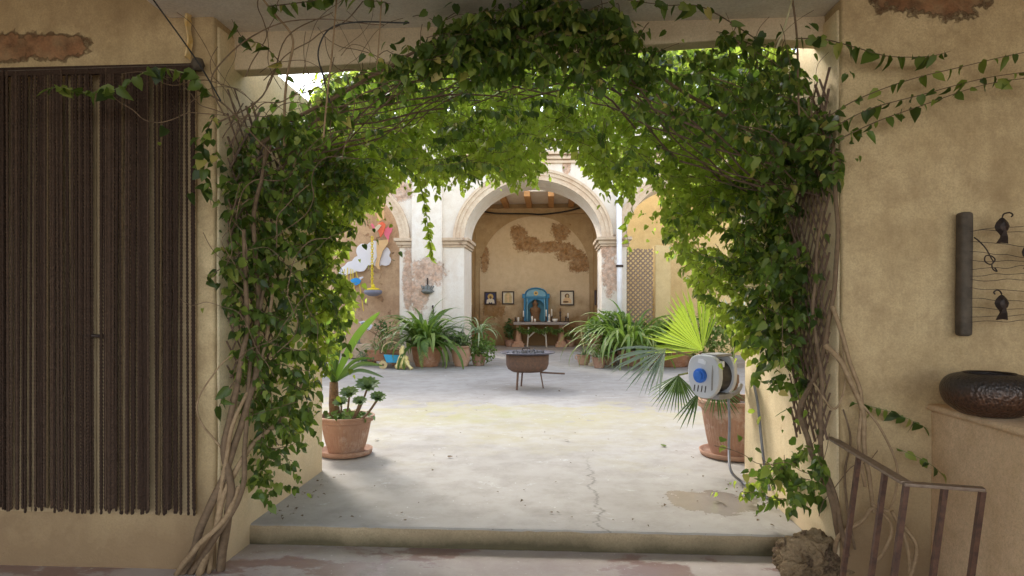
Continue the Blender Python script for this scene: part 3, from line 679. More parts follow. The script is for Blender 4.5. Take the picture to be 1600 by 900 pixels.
def tendrils(root, n, x0, x1, y0, y1, dp, seed):
    random.seed(seed); mb = MB()
    for k in range(n):
        px_, py_ = random.uniform(x0, x1), random.uniform(y0, y1); a = random.uniform(-2.8, -.3); pts = []
        for j in range(random.randint(5, 11)):
            pts.append(P(px_, max(py_, -10), dp+random.uniform(-.04, .03))); a += random.gauss(0, .38); px_ += 24*math.cos(a); py_ += 24*math.sin(a)
        mb.tube(smoothpath(pts, 4), random.uniform(.0016, .0036), 4)
    child0(mb.build('tendrils', 'bark', root, kind='stuff'), root)
tendrils(vl, 34, 335, 620, 60, 260, 3.93, 3); tendrils(vl, 12, 345, 470, 330, 640, 3.95, 5); tendrils(vr, 10, 1180, 1280, 90, 260, 3.88, 4); tendrils(vr, 4, 1240, 1290, 560, 860, 3.9, 6)
random.seed(11)
# ---------------------------------------------------------------- willow trellis (two jamb panels and the bent arch)
def trellis(label, surf, S0, S1, k, step, r=.0075, jit=.012, drop=.06):
    root = thing('willow_trellis', surf((S0+S1)/2, .0), label, 'trellis')
    for sg in (-1, 1):
        s0 = S0-k
        while s0 < S1+k:
            a = [(s0+sg*k*(t-.5), t) for t in [i/10 for i in range(11)]]
            a = [(s, t) for s, t in a if S0-random.uniform(0, .06) <= s <= S1+random.uniform(0, .12)]
            s0 += step*random.uniform(.85, 1.15)
            if len(a) < 3 or random.random() < drop: continue
            off = .010*sg
            pts = wobble([Vector(surf(s, t, off)) for s, t in a], jit, 3, sg)
            r1 = r*random.uniform(.65, 1.25); child0(MB().tube(pts, [r1*(1+.25*mnoise.noise(p*9)) for p in pts], 5).build('slat', 'slat', root), root)
    return root
trellis('bent willow trellis panel against the left jamb', lambda s, t, o=0: (XL+.07+o, 4.07+.85*t, s), .95, 2.95, 1.0, .135)
trellis('willow trellis panel against the right jamb behind the vine', lambda s, t, o=0: (XR-.06-o, 4.05+.62*t, s), .70, 2.95, .95, .125)
ARC = [W(a_, b_, 4.05) for a_, b_ in ((372, 300), (420, 238), (500, 188), (600, 138), (700, 100), (830, 78), (950, 100), (1050, 172), (1150, 232), (1240, 275), (1300, 300))]
ARCP = smoothpath([(p.x, 0, min(p.z, 3.16)) for p in ARC], 10)
ARCL = [0]
for a_, b_ in zip(ARCP, ARCP[1:]): ARCL.append(ARCL[-1]+(b_-a_).length)
def archsurf(s, t, o=0):
    s = min(max(s, 0), ARCL[-1]-1e-4); i = max(k for k in range(len(ARCL)-1) if ARCL[k] <= s)
    p = ARCP[i].lerp(ARCP[i+1], (s-ARCL[i])/(ARCL[i+1]-ARCL[i]))
    return (min(max(p.x, XL+.05), XR-.05), 4.0+.85*t, p.z+o)
trellis('willow trellis bent into an arch over the gateway', archsurf, .05, ARCL[-1]-.05, 1.3, .20, r=.006, jit=.03, drop=.18)

# ================================================================ ROOM OBJECTS
# strand curtain
cx0, cx1 = -3.95, W(304, 0, 3.98).x
zt = 3.11; cy = 3.965
cu = thing('strand_curtain', ((cx0+cx1)/2, cy, .26), 'dark brown chenille strand curtain hanging over the doorway', 'curtain')
def strand_mesh():
    mb = MB(); m = 120; L = 2.86
    pts = [(0, 0, -L*i/(m*2)) for i in range(m*2+1)]
    mb.tube(pts, [.0088 if i % 2 else .0060 for i in range(m*2+1)], 6)
    me = bpy.data.meshes.new('strand'); me.from_pydata(mb.v, [], mb.f); return me
sm = [strand_mesh(), strand_mesh(), strand_mesh()]; sm[2].materials.append(simple('chenille_gold', (.13, .088, .046), (.08, .052, .028), .95, scale=80, bump=.6, spec=.1)); sm[0].materials.append(M['strand']); sm[1].materials.append(M['strand2'])
gaps = [(14, 19), (36, 39), (44, 48), (94, 97), (100, 102.5), (106, 109), (113, 116), (144, 155), (164, 166.5), (194, 197), (233, 240), (247, 250), (279, 282), (286, 289), (293, 296)]
px = -75.0; i = 0
while px < 304:
    if not any(a <= px <= b for a, b in gaps):
        p = W(px, 0, cy)
        m = T(p.x-cu.location.x, random.gauss(0, .006), zt-cu.location.z+.0) @ RY(random.gauss(0, .0032)) @ RZ(random.random()*6) @ Matrix.Diagonal((1, 1, 1+random.uniform(-.008, .007), 1))
        inst('strand', sm[2 if random.random() < .05 else 1 if random.random() < .35 else 0], cu, m)
    px += random.uniform(1.9, 2.8); i += 1
zr0, zr1 = W(0, 108, cy).z, W(310, 97, cy).z
mb = MB().tube([(cx0, cy, zr0-.02), (cx1+.03, cy, zr1-.02)], .013, 8)
child0(mb.build('curtain_rod', 'oldwood', cu, True), cu)
mb = MB().box((cx0, cy-.012, 3.075), (cx1+.01, cy+.012, zr1-.01)); child0(mb.build('heading_band', 'strand', cu), cu)
child0(MB().lathe([(0, -.04), (.03, -.035), (.042, 0), (.03, .035), (0, .04)], 10, (cx1+.03, cy, zr1-.015)).build('rod_finial', 'oldwood', cu, True), cu)
dr = thing('door', (-3.2, YF, -.145), 'limed plank door half hidden behind the strand curtain', 'door')
for k in range(8):
    xa = -4.1+k*.225
    child0(MB().box((xa, YF-.022, .22), (xa+.219, YF+.002, 3.0)).build('plank', 'doorwood', dr, bevel=.004), dr)
p = W(147, 525, 3.99)
child0(MB().tube([p+Vector((-.05, .03, .0)), p+Vector((-.05, -.015, 0)), p+Vector((.0, -.025, .005)), p+Vector((.05, -.015, 0)), p+Vector((.05, .03, 0))], .012, 6).build('handle', 'iron', dr, True), dr)
# gilt strip above the rod
pts = [W(293+2*math.sin(i*.9), -8+i*8.2, 3.99) for i in range(13)]
mb = MB()
for i, q in enumerate(pts):
    wdt = .013+.012*abs(mnoise.noise(Vector((i*.7, 0, 0))))*2
    mb.v += [tuple(q+Vector((-wdt, .02, 0))), tuple(q+Vector((-wdt*.3, -.012, .01))), tuple(q+Vector((wdt*.5, -.016, 0))), tuple(q+Vector((wdt, .02, -.01)))]
for i in range(len(pts)-1):
    for k in range(3): mb.f.append((i*4+k, i*4+k+1, i*4+k+5, i*4+k+4))
tag(mb.build('gilt_strip', 'goldstrip'), 'flaking golden strip running down the wall to the curtain rod end', 'trim')

# bronze pot on the ledge
c = W(1546, 0, 3.62); zl = .988
bp = thing('bronze_pot', (c.x, c.y, zl), 'squat dark hammered bronze pot on the plaster ledge', 'pot')
pr = [(0, .0), (.10, .0), (.15, .015), (.205, .06), (.226, .115), (.222, .165), (.19, .206), (.14, .224), (.12, .226), (.112, .222), (.114, .21), (.15, .19), (.18, .12), (.1, .03), (0, .02)]
sp = smoothpath([(r, 0, z) for r, z in pr], 4)
MB().lathe([(max(0, q.x), q.z) for q in sp], 48).build('pot_body', 'bronze', bp, True)
MB().lathe([(.110, .220), (.121, .2275), (.119, .231), (.108, .2245)], 48).build('pot_lip', 'iron', bp, True)

# wire and fish wall art
wp = W(1510, 430, 3.96)
wa = thing('wire_wall_art', wp, 'dark wooden post strung with wires and iron fish on the right wall', 'wall art')
x0 = W(1500, 0, 3.96).x; x1 = W(1519, 0, 3.96).x; zt_, zb_ = W(1510, 331, 3.96).z, W(1510, 525, 3.96).z
child0(rough_block('post', (x0, 3.94, zb_), (x1, 4.015, zt_), 'oldwood', wa, .005, .05), wa)
xe = W(1690, 0, 3.96).x
child0(rough_block('post', (xe, 3.94, zb_), (xe+.08, 4.015, zt_), 'oldwood', wa, .005, .05), wa)
for i, py in enumerate((361, 369, 384, 394, 405, 417, 430, 441, 455, 468, 479, 492, 502)):
    pts = [W(1516+(1690-1516)*t, py-8*math.sin(t*2.6+i)*(1 if i < 4 else .4)+random.gauss(0, 1), 3.93) for t in [j/9 for j in range(10)]]
    child0(MB().tube(smoothpath(pts, 3), .0022, 4).build('wire', 'iron', wa), wa)
def iron_fish(px, py, h, flip=1):
    p = W(px, py, 3.905); root = bpy.data.objects
    prof = [(-.0, .5), (.10, .44), (.22, .30), (.27, .16), (.22, .02), (.12, -.10), (.07, -.20), (.12, -.30), (.19, -.42), (.22, -.5), (-.04, -.47), (-.24, -.5), (-.16, -.40), (-.09, -.28), (-.07, -.20), (-.14, -.10), (-.25, .02), (-.28, .16), (-.22, .30), (-.10, .44)]
    mb = MB(); n = len(prof)
    for k, (sc, yy) in enumerate(((1, .0), (.55, -.02), (0.01, -.028))):
        mb.v += [(flip*x*h*sc, yy, (z*h*sc+(1-sc)*.1*h)) for x, z in prof]
    for r_ in range(2): mb.f += [(r_*n+i, r_*n+(i+1) % n, (r_+1)*n+(i+1) % n, (r_+1)*n+i) for i in range(n)]
    mb.f.append(tuple(range(n)))
    f = mb.build('iron_fish', 'iron', wa, False); f.location = p-wa.location
    t = MB().tube(smoothpath([(0, 0, .5*h), (flip*.06*h, 0, .62*h), (flip*.22*h, -.01, .66*h), (flip*.33*h, -.01, .58*h), (flip*.28*h, -.01, .50*h)], 5), .0045, 5).build('fish_hook', 'iron', f)
iron_fish(1566, 360, .155); iron_fish(1565, 480, .15, -1); iron_fish(1608, 400, .15)
pts = [W(a, b, 3.915) for a, b in ((1522,371),(1530,377),(1540,388),(1548,402),(1552,410),(1546,413),(1539,408),(1540,400),(1549,400),(1555,406),(1550,413),(1552,421),(1558,424),(1554,418))]
child0(MB().tube(smoothpath(pts, 4), .004, 5).build('wire_curl', 'iron', wa, True), wa)

# iron guard rail
rr = thing('iron_guard_rail', G(1387, 905, -.145), 'low rusty iron guard rail turning a corner on the right', 'railing')
zr = .755
A, B, C = G(1298, 682, zr), G(1416, 752, zr), G(1538, 762, zr)
def flat(p, q, w, h):
    t = (q-p).normalized(); s_ = t.cross(Vector((0, 0, 1))).normalized()*w/2; u_ = Vector((0, 0, h))
    return MB().add([p-s_-u_, p+s_-u_, p+s_, p-s_, q-s_-u_, q+s_-u_, q+s_, q-s_], [(0,1,2,3),(4,7,6,5),(0,4,5,1),(1,5,6,2),(2,6,7,3),(3,7,4,0)])
child0(flat(A, B+(B-A).normalized()*.0, .05, .016).build('top_rail', 'railtop', rr, bevel=.003), rr)
child0(flat(B+Vector((-.012, 0, -.003)), C, .05, .016).build('top_rail', 'railtop', rr, bevel=.003), rr)
def onseg(p, q, px):
    t = .5; lo, hi = 0., 1.
    for _ in range(40):
        t = (lo+hi)/2; v = p.lerp(q, t); x = proj(np.array([tuple(v)]))[0][0]
        lo, hi = (t, hi) if x < px else (lo, t)
    return p.lerp(q, t)
for (px, q) in ((1342, (A, B)), (1383, (A, B)), (1416, (A, B)), (1476, (B, C)), (1535, (B, C))):
    t = onseg(*q, px)-Vector((0, 0, .016)); bt = t+Vector((-.115, -.0, -.885)); bt.z = -.15
    child0(MB().tube([t, bt], .0165, 4).build('bar', 'railiron', rr), rr)

# pitted rock at the step
rk = G(1275, 905, -.145)
bm = bmesh.new(); bmesh.ops.create_icosphere(bm, subdivisions=6, radius=1)
for v in bm.verts:
    d = v.co.normalized(); k = 1+.28*mnoise.noise(d*1.6+Vector((4, 2, 0)))+.20*mnoise.noise(d*3.7)
    k += .10*mnoise.ridged_multi_fractal(d*4, 1, 2.2, 5, 1, 2)-.12-.30*max(0, .34-mnoise.voronoi(d*4.2+Vector((1, 5, 0)))[0][0])-.1*max(0, mnoise.noise(d*13))
    v.co = Vector((d.x*.265*k, d.y*.19*k, max(-.08, d.z*.20*k)))
me = bpy.data.meshes.new('rock'); bm.to_mesh(me); bm.free()
q = link('rock', me, 'rock'); q.location = (rk.x+.03, 4.22, -.07)
tag(q, 'rough pitted brown rock at the right end of the step', 'rock')
# hanging cables and ropes under the ceiling
for pts, r, mt, lb in (([(527,-15),(520,70),(512,140),(505,215)], .006, 'palebark', 'thin pale stem hanging straight down in front of the beam near the left jamb'),
                       ([(640,35),(560,35),(515,45),(497,80),(505,120),(515,160)], .0045, 'cable', 'black cable curving down in front of the beam at left'),
                       ([(596,-10),(594,50),(588,110)], .005, 'palebark', 'thin brown cord hanging in front of the beam, right of the black cable'),
                       ([(1241,-12),(1228,35),(1213,75)], .006, 'rope', 'pale straw-coloured rope hanging slantwise at the upper right'),
                       ([(1238,-12),(1245,60),(1248,120),(1249,180)], .006, 'bark', 'dark cord hanging straight beside the upper right corner'),
                       ([(233,-10),(270,42),(312,100),(345,158)], .005, 'cable', 'dark string slanting across the wall to the curtain rod end')):
    tag(MB().tube(wobble(smoothpath([P(a, b, 3.84) for a, b in pts], 6), .006), r, 6).build('hanging_cord', mt), lb, 'cord')

# ================================================================ COURTYARD OBJECTS
def pot_profile(r, h, rim=.08, taper=.68, lip=.05):
    return [(0, .012), (r*taper*.98, .0), (r*taper, .02), (r*(taper+.14), h*.35), (r*(taper+.22), h*.7), (r*(taper+.25), h*(1-rim*1.6)), (r*.95, h*(1-rim*1.5)), (r, h*(1-rim)), (r, h*.99), (r*.985, h), (r*(1-lip), h), (r*(1-lip), h*.9), (r*(.82), h*.86)]
def add_pot(root, r, h, mat='terra', flute=False, saucer=False, soil=True, seg=40):
    z0 = .03 if saucer else 0
    pr = pot_profile(r, h)
    if flute:
        k = []
        for t in [i/8 for i in range(9)]: k.append((r*(.66+.24*t**.75), .03+t*(h*.80-.03)))
        pr = [(0, .012), (r*.64, 0)]+k+[(r*.93, h*.83), (r*.99, h*.85), (r*1.0, h*.93), (r*1.04, h*.95), (r*1.04, h*.985), (r*1.02, h), (r*.93, h), (r*.92, h*.86), (r*.8, h*.84)]
        MB().lathe(pr, 96, (0, 0, z0), (3, 8, .022)).build('pot', mat, root, False)
    else: MB().lathe(pr, seg, (0, 0, z0)).build('pot', mat, root, True)
    if soil: MB().lathe([(0, h*.90), (r*.5, h*.905), (r*.95, h*.88)], 24, (0, 0, z0)).build('soil', 'soil', root)
    if saucer: MB().lathe([(0, .004), (r*.78, .0), (r*.93, .012), (r*.97, .06), (r*.94, .062), (r*.88, .03), (0, .028)], 48).build('saucer', mat, root, True)
    return z0+h*.9
def strap_mesh(name, L, w, a0, a1, mat, seg=9, pinn=False, tipw=.1, fold=.25):
    """arching blade in +x; a0 start elevation, a1 end elevation"""
    v, f = [], []; x = z = 0; ds = L/seg; c = []
    for i in range(seg+1):
        t = i/seg; a = lerp(a0, a1, t**1.2); c.append((x, z, a)); x += ds*math.cos(a); z += ds*math.sin(a)
    if pinn:
        for i in range(1, seg*2):
            t = i/(seg*2); k = min(seg-1, int(t*seg)); ft = t*seg-k
            X, Z, a = [lerp(c[k][j], c[k+1][j], ft) for j in range(3)]
            hw = w*math.sin(math.pi*min(1, t*.93+.07))**.7; hl = L/(seg*2)*.62
            for sg in (-1, 1):
                o_ = len(v); dx, dz = math.cos(a), math.sin(a)
                v += [(X-dx*hl*.6, 0, Z-dz*hl*.6), (X+dx*hl*.6, 0, Z+dz*hl*.6), (X+dx*hl*2.2, sg*hw, Z+dz*hl*2.2-hw*.35), (X+dx*hl*.5, sg*hw*.6, Z+dz*hl*.5-hw*.05)]
                f += [(o_, o_+1, o_+3), (o_+1, o_+2, o_+3)]
    else:
        for i, (X, Z, a) in enumerate(c):
            t = i/seg; hw = w*(math.sin(math.pi*min(1, .12+.88*t))**.6*(1-t*.25) if t < 1 else tipw*.1)
            up = (-math.sin(a)*fold*hw, math.cos(a)*fold*hw)
            v += [(X+up[0], -hw, Z+up[1]), (X, 0, Z), (X+up[0], hw, Z+up[1])]
        for i in range(seg):
            q = 3*i; f += [(q, q+3, q+4, q+1), (q+1, q+4, q+5, q+2)]
    me = bpy.data.meshes.new(name); me.from_pydata(v, [], f); me.materials.append(M[mat]); me.shade_smooth(); return me
def tuft(root, name, meshes, n, z, r=.08, smin=.7, smax=1.1, tilt=.25, x=0, y=0):
    for i in range(n):
        a = i*2.39996+random.gauss(0, .25); rr_ = r*math.sqrt(random.random()); s_ = random.uniform(smin, smax)
        inst(name, meshes[i % len(meshes)], root, T(x+rr_*math.cos(a), y+rr_*math.sin(a), z) @ RZ(a) @ RY(random.gauss(0, tilt)) @ RX(random.gauss(0, .2)) @ Matrix.Scale(s_, 4))
def bush(root, c, rad, n, size, mat, name='foliage', hang=.2):
    pos = rng.normal(0, .48, (n, 3)); ln = np.linalg.norm(pos, axis=1, keepdims=True); pos = pos/np.maximum(1, ln)*np.array(rad)+np.array(c)
    dr_ = rng.normal(0, 1, (n, 3)); dr_[:, 2] -= hang*2; nr_ = rng.normal(0, .6, (n, 3)); nr_[:, 2] += .8
    me = leaf_mesh(name, pos, frames(dr_, nr_), rng.uniform(.6, 1.2, n)*size, rng.uniform(.6, 1, n)); link(name, me, mat, root, kind='stuff')
FERN = [strap_mesh('frond', 1.0, .085, R(78-6*i), R(-35-12*i), 'fern', 12, True) for i in range(4)]
FERNL = [strap_mesh('frond', 1.0, .036, R(75-6*i), R(-50-12*i), 'lime', 9) for i in range(4)]
SWORD = [strap_mesh('frond', 1.0, .040, R(82-9*i), R(-20-30*i), 'fern', 9) for i in range(4)]
SPIDER = [strap_mesh('leaf', 1.0, .032, R(72-10*i), R(-75-6*i), 'varieg', 10) for i in range(3)]
LIMES = [strap_mesh('leaf', 1.0, .027, R(76-9*i), R(-60-10*i), 'lime', 10) for i in range(4)]
GREY = [strap_mesh('leaf', 1.0, .05, R(70-10*i), R(10-30*i), 'greyleaf', 6) for i in range(3)]

# --- brazier
b0 = G(824, 604); b0.y = 12.05; b0.x = W(824, 0, 12.05).x
br = thing('fire_pit', (b0.x, b0.y, 0), 'rusty round iron fire pit on legs in the middle of the courtyard', 'fire pit')
zr_ = CAM_Z-(553-HZ)*12.05/F; rb = .405; bh = .34
MB().lathe([(0, zr_-bh), (rb*.70, zr_-bh+.012), (rb*.90, zr_-bh+.06), (rb*.985, zr_-bh+.14), (rb, zr_-.05), (rb, zr_-.008), (rb*.97, zr_-.008), (rb*.95, zr_-.1), (rb*.8, zr_-.2), (0, zr_-.21)], 48).build('bowl', 'rust', br, True)
MB().lathe([(.385, zr_-.012), (.515, zr_+.022), (.53, zr_+.034), (.515, zr_+.044), (.39, zr_+.012), (.385, zr_-.004)], 56).build('rim', 'rimblue', br, True)
MB().lathe([(0, zr_-.10), (.37, zr_-.06)], 28).build('ash_bed', 'char', br)
mb = MB()
for k in range(170):
    a = random.random()*6.28; q = .35*math.sqrt(random.random()); s_ = random.uniform(.016, .05)
    bmv = [Vector((random.gauss(0, 1), random.gauss(0, 1), random.gauss(0, 1))).normalized() for _ in range(3)]
    pp = Vector((q*math.cos(a), q*math.sin(a), zr_-.02+random.uniform(0, .075)*(1.25-q/.37)))
    mb.tube([pp-bmv[0]*s_*1.3, pp+bmv[0]*s_*1.3], s_*random.uniform(.4, .8), 5)
mb.build('charcoal', 'char', br, kind='stuff')
MB().tube(smoothpath([(-.11, .36, zr_+.01), (-.11, .37, zr_+.065), (-.08, .37, zr_+.085), (.0, .37, zr_+.085), (.03, .37, zr_+.065), (.03, .36, zr_+.01)], 4), .010, 6).build('handle', 'iron', br, True)
for (tx, ty, bx_, by_, r_) in ((-.165, -.22, -.185, -.26, .020), (-.10, .26, -.13, .30, .016), (.24, .0, .30, .03, .012)):
    MB().tube([(tx, ty, zr_-bh+.04), (bx_, by_, 0)], r_, 8).build('leg', 'rust', br)
MB().tube([(.24, -.06, zr_-bh-.0), (.70, -.12, zr_-bh-.015)], .016, 8).build('poker_bar', 'rust', br)

# --- big left pot
c = P(541, 700, 6.78)
lp = thing('potted_plant', (c.x, c.y, 0), 'fluted terracotta pot with palm and succulents beside the left jamb', 'potted plant')
zt2 = add_pot(lp, .285, .385, 'terra', True, True)
MB().tube(wobble([(-.13, .06, zt2-.1), (-.15, .06, zt2+.15), (-.16, .07, zt2+.38)], .01), [.062, .055, .045], 10).build('trunk', 'trunk', lp, True)
top = (-.16, .07, zt2+.36)
for (px, py, dd, tw_) in ((594,487,-.35,.042), (600,572,-.2,.026), (548,455,.2,.03), (505,455,.1,.04), (520,520,-.5,.03), (475,540,-.3,.03), (600,590,-.45,.022), (540,480,.3,.03), (585,560,.25,.02)):
    tgt = P(px, py, 6.78+dd)-Vector(lp.location); st_ = Vector(top); m_ = []
    mid = st_.lerp(tgt, .5)+Vector((0, 0, .10)); pa = smoothpath([st_, mid, tgt], 6)
    side = (tgt-st_).cross(Vector((.3, -1, .5))).normalized(); mb = MB(); K = len(pa)
    for i, q in enumerate(pa):
        hw = tw_*math.sin(math.pi*min(1, .1+.9*i/(K-1)))**.7 if i < K-1 else .001
        mb.v += [tuple(q-side*hw+Vector((0, -.3*hw, .35*hw))), tuple(q), tuple(q+side*hw+Vector((0, -.3*hw, .35*hw)))]
    for i in range(K-1): mb.f += [(3*i, 3*i+3, 3*i+4, 3*i+1), (3*i+1, 3*i+4, 3*i+5, 3*i+2)]
    mb.build('leaf', 'banana' if tw_ > .035 else 'palmdark', lp, True)
def rosette(root, p, r, tiltv):
    me = strap_mesh('rosette_leaf', r, r*.30, R(35), R(5), 'succ', 4, fold=.4); me2 = strap_mesh('rosette_leaf', r*.7, r*.26, R(62), R(30), 'succ', 4, fold=.4)
    rt = tiltv.to_track_quat('Z', 'Y').to_matrix().to_4x4()
    for i in range(20):
        inst('rosette_leaf', me if i < 13 else me2, root, T(*p) @ rt @ RZ(i*2.4))
for px, py, dd, r_ in ((574,607,-.22,.15), (546,618,-.1,.12), (590,624,-.28,.10), (533,632,-.05,.10), (562,630,-.25,.09)):
    q = P(px, py, 6.78+dd)-Vector(lp.location)
    s0 = Vector((q.x*.4-.02, q.y*.5, zt2-.02))
    MB().tube(smoothpath([s0, s0.lerp(q, .5)+Vector((0, 0, -.035)), q], 5), [.012]*11, 6).build('succulent_stem', 'bark', lp, True)
    rosette(lp, q, r_, Vector((q.x*.6, -.5, .9)))
bush(lp, (.06, -.05, zt2+.03), (.24, .2, .05), 120, .07, 'succ', 'ground_succulents', 0)
# --- right pot with fan palms
c = P(1146, 700, 6.72)
rp = thing('potted_palm', (c.x, c.y, 0), 'large fluted terracotta pot with fan palm under the hose reel', 'potted plant')
zt3 = add_pot(rp, .36, .57, 'terra', True, True)
MB().tube([(0, .05, zt3-.1), (.0, .05, zt3+.3)], [.09, .07], 10).build('trunk', 'trunk', rp, True)
def fan(root, hub, tip, normal, spread, nseg, mat, droop=.15, split=.5):
    hub = Vector(hub); ax = Vector(tip)-hub; Rr = ax.length; ax.normalize(); nv = Vector(normal); nv = (nv-ax*nv.dot(ax)).normalized(); sd = ax.cross(nv)
    mb = MB(); da = spread/nseg
    for i in range(nseg):
        a = -spread/2+da*(i+.5); dr_ = ax*math.cos(a)+sd*math.sin(a); tn = sd*math.cos(a)-ax*math.sin(a)
        RL = Rr*(.80+.2*math.cos(a*.9))*random.uniform(.86, 1.05); dr_ = (dr_+nv*random.gauss(0, .07)).normalized(); o_ = len(mb.v); hw = math.tan(da/2)*RL*split*1.02
        dz = Vector((0, 0, -1))
        pts_ = [hub, hub+dr_*RL*split-tn*hw+dz*droop*.15*RL, hub+dr_*RL*split+nv*hw*1.3+dz*droop*.15*RL, hub+dr_*RL*split+tn*hw+dz*droop*.15*RL,
                hub+dr_*RL*.8-tn*hw*.5+dz*droop*.5*RL, hub+dr_*RL*.8+nv*hw*.8+dz*droop*.5*RL, hub+dr_*RL*.8+tn*hw*.5+dz*droop*.5*RL, hub+dr_*RL+dz*droop*RL*random.uniform(.8, 1.3)]
        mb.v += [tuple(q) for q in pts_]
        mb.f += [tuple(o_+k for k in q) for q in ((0,1,2),(0,2,3),(1,4,5,2),(2,5,6,3),(4,7,5),(5,7,6))]
    me = bpy.data.meshes.new('fan_leaf'); me.from_pydata(mb.v, [], mb.f); link('fan_leaf', me, mat, root)
    MB().tube(smoothpath([(0, .05, zt3+.2), Vector((0, .05, zt3+.2)).lerp(hub, .6)+Vector((0, 0, .06)), hub], 6), .010, 5).build('leaf_stalk', 'greentwig', root, True)
def rel(px, py, d): return P(px, py, d)-Vector(rp.location)
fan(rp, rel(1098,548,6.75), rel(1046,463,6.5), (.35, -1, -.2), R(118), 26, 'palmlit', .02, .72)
fan(rp, rel(1040,545,6.45), rel(962,582,6.25), (.2, -.6, .9), R(95), 18, 'palmblue', .16, .5)
fan(rp, rel(1060,586,6.4), rel(1050,650,6.3), (-.1, -1, .25), R(115), 20, 'palmdark', .05, .45)
fan(rp, rel(1092,612,6.3), rel(1062,668,6.2), (-.3, -1, .3), R(40), 5, 'palmdark', .05, .4)
fan(rp, rel(1120,600,6.4), rel(1140,655,6.35), (.1, -1, .2), R(110), 14, 'palmdark', .05, .4)
fan(rp, rel(1150,520,7.0), rel(1185,455,7.1), (-.2, -1, .2), R(130), 18, 'palmblue', .1, .5)
# --- hose reel
hc = P(1103, 588, 5.72); ang = R(52)
hr = thing('hose_reel', hc, 'pale grey wall-mounted hose reel with blue hub beside the right pot', 'hose reel', rz=-ang+R(0)); hr.scale = (.9, .9, .9)
# local: face toward -y ; depth +y
def rnd(poly_k=28, w_=.19, h_=.215, top=.8):
    o_ = []
    for i in range(poly_k):
        a = 2*math.pi*i/poly_k; ca, sa = math.cos(a), math.sin(a); e = .62 if sa > 0 else .85
        o_.append((w_*math.copysign(abs(ca)**e, ca)*(1-.12*max(0, -sa)), h_*math.copysign(abs(sa)**e, sa)))
    return o_
face = rnd()
MB().prism(face, -.045, .02).build('face_plate', 'reel', hr, True if 0 else False, bevel=.012)
MB().prism([(x*.97, z*.97) for x, z in face], .20, .25).build('back_plate', 'reel', hr, bevel=.01)
mb = MB(); mb.prism([(.155*math.cos(2*math.pi*i/28), .165*math.sin(2*math.pi*i/28)) for i in range(28)], .02, .20); mb.build('drum', 'reeldark', hr)
kb = MB().prism([(.072*math.cos(2*math.pi*i/28)-.02, .072*math.sin(2*math.pi*i/28)+.01) for i in range(28)], -.085, -.046).build('hub_knob', 'blueknob', hr, bevel=.008)
MB().prism([(.045*math.cos(2*math.pi*i/24)-.02, .045*math.sin(2*math.pi*i/24)+.01) for i in range(24)], -.10, -.086).build('hub_cap', 'blueknob', kb, bevel=.006)
for i in range(4):
    x = -.11+i*.045; MB().prism([(x-.005, -.155+.01*i*0), (x+.005, -.155), (x+.016, -.09), (x+.006, -.09)], -.049, -.044).build('vent_slit', 'reeldark', hr)
MB().prism([(-.06, .135), (.03, .120), (.045, .15), (.0, .172), (-.05, .175)], -.050, -.044).build('badge', 'artwhite', hr, bevel=.002)
MB().prism([(.10, -.13), (.118, -.12), (.125, .06), (.115, .12), (.108, .06)], -.049, -.044).build('groove', 'reelgrey', hr)
MB().box((-.06, .0, .20), (.13, .24, .225)).build('carry_handle', 'reelgrey', hr, bevel=.008)
MB().box((-.10, .02, -.225), (.14, .24, -.17)).build('base_tray', 'reelgrey', hr, bevel=.02)
MB().box((.02, .03, .10), (.17, .07, .16)).build('guide_clip', 'artwhite', hr, bevel=.006)
MB().box((.03, .255, -.10), (.10, .36, .06)).build('wall_bracket', 'reeldark', hr, bevel=.008)
MB().tube(smoothpath([(.04, .1, -.19), (.09, .22, -.2), (.12, .34, -.16), (.10, .42, -.10)], 5), .022, 8).build('bracket_arm', 'reelgrey', hr, True)
h1 = [P(1138,620,5.8), P(1140,660,5.8), P(1139,700,5.78), P(1142,735,5.6), P(1158,755,5.42), P(1180,768,5.28), P(1197,776,5.2)]
h1[3].z = max(h1[3].z, .05); h1[4] = G(1158,752,.02); h1[5] = G(1180,766,.02); h1[6] = G(1200,778,.02)
tag(MB().tube(smoothpath(h1, 7), .0125, 8).build('garden_hose', 'hose', None, True), 'grey garden hose dropping from the reel and curving on the floor', 'hose')
h2 = [P(1178,600,5.5), P(1186,630,5.4), P(1192,690,5.3), P(1202,740,5.2), P(1208,766,5.1)]
for q in h2: q.x = min(q.x, XR-.025)
tag(MB().tube(smoothpath(h2, 6), .012, 8).build('water_pipe', 'hose', None, True), 'thin grey supply pipe running down the right jamb', 'pipe')

# --- left plant group by the arcade
def place(px, py): q = G(px, py); return (q.x, q.y, 0)
t = thing('potted_fern', place(667, 572), 'big sword fern in a wide orange terracotta pot below the pilaster', 'potted plant')
z = add_pot(t, .42, .52, 'terra2'); tuft(t, 'frond', SWORD, 120, z, .28, .9, 1.65, .35); tuft(t, 'frond', FERN, 50, z, .28, .8, 1.4, .35)
t = thing('potted_plant', place(721, 572), 'limed clay urn with pale rosette plant, right of the big fern', 'potted plant')
MB().lathe([(0, .0), (.17, .0), (.175, .03), (.22, .16), (.25, .32), (.25, .40), (.22, .455), (.215, .47), (.25, .485), (.262, .50), (.26, .525), (.235, .53), (.2, .48), (0, .47)], 36).build('urn', 'urn', t, True)
tuft(t, 'leaf', GREY, 26, .5, .1, .4, .7, .35); bush(t, (0, 0, .68), (.25, .25, .18), 90, .11, 'varieg')
t = thing('potted_plant', place(748, 571), 'tall arching spider plant with bushy growth at the foot of the chapel arch', 'potted plant')
